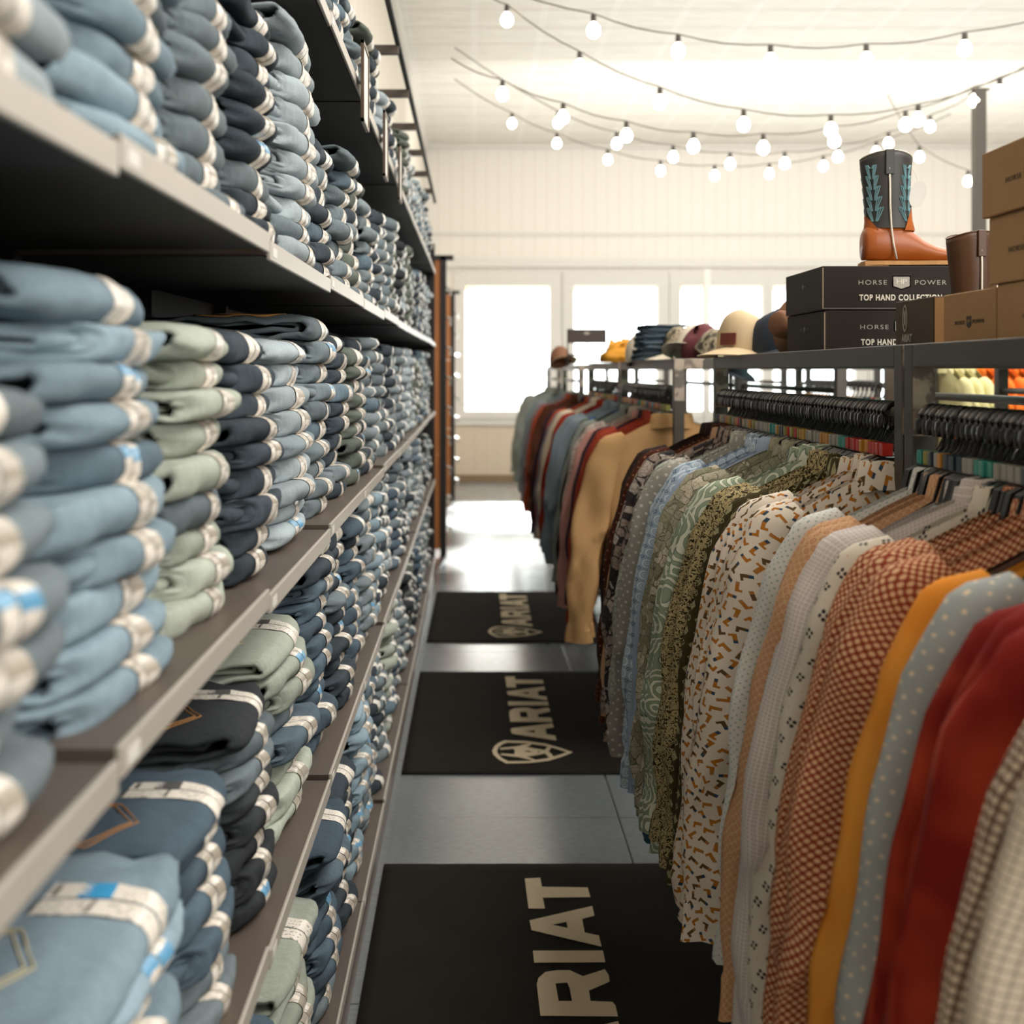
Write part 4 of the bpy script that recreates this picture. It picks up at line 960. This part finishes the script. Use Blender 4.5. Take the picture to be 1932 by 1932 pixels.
# folded blue denim pile on the third rack
for k in range(6):
    o = obj('folded_jeans', JM[k % NV], DEN['blue' if k % 2 else 'mid'][0], None, (.880+.004*k, 5.30, zs+k*.025), (0, 0, 1.57+.05*(k % 3)), (.62, .62, .62))
    tag(o, 'folded dark blue jeans, %s, in the pile on the third rack' % ('topmost' if k == 5 else ORD[k]+' from the bottom'), 'jeans', 'folded jeans on the third rack')
def crumple(name, loc, rx, ry, h, seed, mat, label, cat):
    rows = []
    for j in range(15):
        p = j/14*math.pi/2; rows.append([])
        for k in range(36):
            q = 2*math.pi*k/36; n = 1+.38*noise.noise(Vector((math.cos(q)*2.2, math.sin(q)*2.2, p*2+seed)))+.15*noise.noise(Vector((math.cos(q)*6, math.sin(q)*6, p*6+seed)))
            rr = math.cos(p)**.7*n; rows[-1].append(Vector((rx*rr*math.cos(q), ry*rr*math.sin(q), h*math.sin(p)*(.75+.5*abs(noise.noise(Vector((q*1.3, p*3, seed*2.0))))))))
    o = obj(name, grid_mesh(name, rows, None, True), mat, None, loc); return tag(o, label, cat)
crumple('crumpled_shirt', (.80, 6.48, zs), .11, .12, .13, 2, plain('marigold_cloth', 'd4901f', .8, 0, .3, 25), 'bright yellow-orange cloth bundled on the fourth rack', 'clothing')
crumple('folded_scarf', (.93, 6.40, zs), .09, .10, .08, 6, plain('white_print_cloth', 'cfc4b4', .8, 0, .4, 40), 'pale patterned cloth beside the orange bundle', 'clothing')
crumple('turquoise_top', (2.1, 4.1, H+.045), .26, .3, .085, 4, plain('turquoise_cloth', '1f8ea6', .7, 0, .3, 8), 'turquoise clothing heaped on the rack behind', 'clothing')
crumple('dark_bundle', (1.08, 7.3, zs), .14, .14, .1, 9, NAV, 'dark clothing heap on the fourth rack', 'clothing')
# black sign on a stand
d = 7.6; c0 = at(1107, 640, d); r = thing('table_sign', 'black sign on a thin stand above the fourth rack', 'sign', (c0.x, d, H+.047)); 
obj('sign_board', boxm(-.125, .125, -.004, .004, .13, .22), plain('sign_black', '3b2a26', .5), r)
bm = bmesh.new(); box(bm, -.125, -.118, -.004, .004, 0, .22); box(bm, .118, .125, -.004, .004, 0, .22); box(bm, -.125, .125, -.004, .004, .05, .06); box(bm, -.003, .003, -.003, .003, .05, .13); box(bm, -.13, .13, -.05, .05, 0, .005); obj('stand', bm_mesh(bm), GOND, r)
obj('emblem_mark', poly_mesh([[(-.02, 0), (-.012, .016), (.012, .016), (.02, 0), (0, -.004)]]), INKG, r, (0, -.0046, .188), RX)

# pole with the string lights
r = thing('steel_pole', 'dark steel pole holding the string lights behind the boxes', 'pole', (at(1847, 700, 6.9).x, 6.9, 0)); pt = at(1847, 168, 6.9).z
obj('shaft', boxm(-.031, .031, -.031, .031, .01, pt), plain('dark_pole', '55504a', .5, .3), r); obj('base_plate', boxm(-.1, .1, -.1, .1, 0, .01), GUN, r)
bm = bmesh.new(); tube(bm, [(-.06, 0, pt-.03), (.06, 0, pt+.0)], .008); obj('cord_hook', bm_mesh(bm), GUN, r)
# string lights
BULB = emis('warm_bulb', 'fff4e0', 14.0); CORD = plain('black_cord', '6f675c', .7); SOCK = plain('bulb_socket', '3a332c', .5)
k_ = lambda L: [(780+a/1.677, b/1.677) for a, b in L]
strings = [
 (6.0, [(230, -60), *[(570,95),(838,160),(1130,193),(1433,190),(1744,153)], (2100, 20)], 'highest and nearest string of round bulbs across the ceiling'),
 (6.5, [(200, -50), (296,62),(526,210),(780,323),(1045,393),(1321,410),(1597,377),(1855,292), (2050, 150)], 'second string of round bulbs from the camera'),
 (6.9, [(120,185),(282,297),(474,370),(674,428),(886,462),(1107,467),(1332,445),(1557,394),(1776,318), (1950, 200)], 'third string of bulbs reaching the steel pole'),
 (8.5, [(130,150),(458,388),(643,454),(822,496),(1002,518),(1175,516),(1343,495),(1503,453),(1635,400), (1800, 280)], 'fourth string of bulbs over the cowboy boot'),
 (9.5, [(130,250),(312,390),(454,453),(615,505),(782,540),(953,555),(1126,549),(1297,525),(1464,480), (1700, 360)], 'lowest and farthest string of bulbs'),
 (9.0, [(1500, 300), (1601,496),(1755,573), (1932, 640)], 'short string of two bulbs right of the cowboy boot')]
bm = bmesh.new(); lathe(bm, [(.010, .0), (.018, -.008), (.031, -.028), (.034, -.045), (.030, -.063), (.018, -.076), (.005, -.08)], 16); BM = bm_mesh(bm, smooth=True)
bm = bmesh.new(); lathe(bm, [(.012, -.002), (.014, .004), (.014, .034), (.009, .04)], 10); SOM = bm_mesh(bm, smooth=True)
for d, L, lb in strings:
    pts = k_(L); r = thing('string_light', lb, 'string lights', (0, d, 0), 0, 'string lights over the shop'); P = []
    for i, (px, py) in enumerate(pts):
        p = at(px, py, d); P.append(Vector((p.x, 0, p.z+(.082 if 0 < i < len(pts)-1 else 0))))
    bm = bmesh.new(); Q = []
    for a, b in zip(P, P[1:]):
        for s_ in range(4): q = a.lerp(b, s_/4); q.z -= .02*math.sin(math.pi*s_/4); Q.append(q)
    Q.append(P[-1]); tube(bm, Q, .0045, 5); obj('cord', bm_mesh(bm), CORD, r)
    for p in P[1:-1]:
        b_ = obj('bulb', BM, BULB, r, p-Vector((0, 0, .042))); obj('socket', SOM, SOCK, b_)

# ------------------------------------------------------------------ light, world, camera
w = bpy.data.worlds.new('w'); bpy.context.scene.world = w; w.use_nodes = True
bg = w.node_tree.nodes['Background']; bg.inputs[0].default_value = (1, .985, .96, 1); bg.inputs[1].default_value = 7.0
def area(loc, rot, sx, sy, e, col=(1, .96, .91), portal=False):
    l = bpy.data.lights.new('a', 'AREA'); l.shape = 'RECTANGLE'; l.size = sx; l.size_y = sy; l.energy = e; l.color = col
    if portal: l.cycles.is_portal = True
    o = bpy.data.objects.new('ceiling_or_helper_light', l); C.objects.link(o); o.location = loc; o.rotation_euler = rot; return o  # one name for ceiling lamps, added fill lights and window portals
area((2.4, 2.6, 4.5), (0, 0, 0), 2.6, 4.8, 245, (1, .945, .875))
area((3.0, 7.4, 4.55), (0, 0, 0), 4.0, 3.0, 170)
area((4.0, -2.2, 2.9), (math.radians(68), 0, math.radians(25)), 4, 2.2, 190, (1, .955, .90))  # added fill behind the camera, standing in for shopfront daylight
area((4.2, 11.5, 2.75), (math.pi, 0, 0), 7.5, 6, 118, (1, .975, .94))  # added uplight, unseen from below, imitating window bounce on the ceiling
area((4.0, 12.0, 3.3), (math.radians(90), 0, 0), 8, 1.2, 118, (1, .975, .94))  # added wash, unseen from behind, to brighten the far wall
for a_, b_ in wins:
    area(((xw(a_)+xw(b_))/2, FW+.2, (zt_w+zb)/2), (math.radians(-90), 0, 0), xw(b_)-xw(a_), zt_w-zb, 1, portal=True)  # portals added at the panes to guide sky sampling, no lamps there
sl_ = bpy.data.lights.new('sun', 'SUN'); sl_.energy = 7; sl_.angle = math.radians(1.5); sl_.color = (1, .97, .92)
so = bpy.data.objects.new('sun', sl_); C.objects.link(so); so.rotation_euler = (math.radians(-70), 0, math.radians(-4))
cam = bpy.data.cameras.new('cam'); co = bpy.data.objects.new('camera', cam); C.objects.link(co); bpy.context.scene.camera = co
co.location = (0, 0, H); co.rotation_euler = (math.pi/2, 0, 0)
cam.sensor_width = 36; cam.lens = F/1932*36; cam.shift_x = (966-CX)/1932; cam.shift_y = -(966-CY)/1932; cam.clip_start = .05; cam.clip_end = 200
cam.dof.use_dof = True; cam.dof.focus_distance = 2.5; cam.dof.aperture_fstop = 3.6
sc = bpy.context.scene
sc.view_settings.view_transform = 'Standard'; sc.view_settings.exposure = .17; sc.view_settings.gamma = 1.05
sc.cycles.max_bounces = 6; sc.cycles.diffuse_bounces = 3; sc.cycles.glossy_bounces = 2; sc.cycles.adaptive_threshold = .03; sc.cycles.transparent_max_bounces = 12
sc.cycles.use_denoising = True; sc.cycles.caustics_reflective = False; sc.cycles.caustics_refractive = False
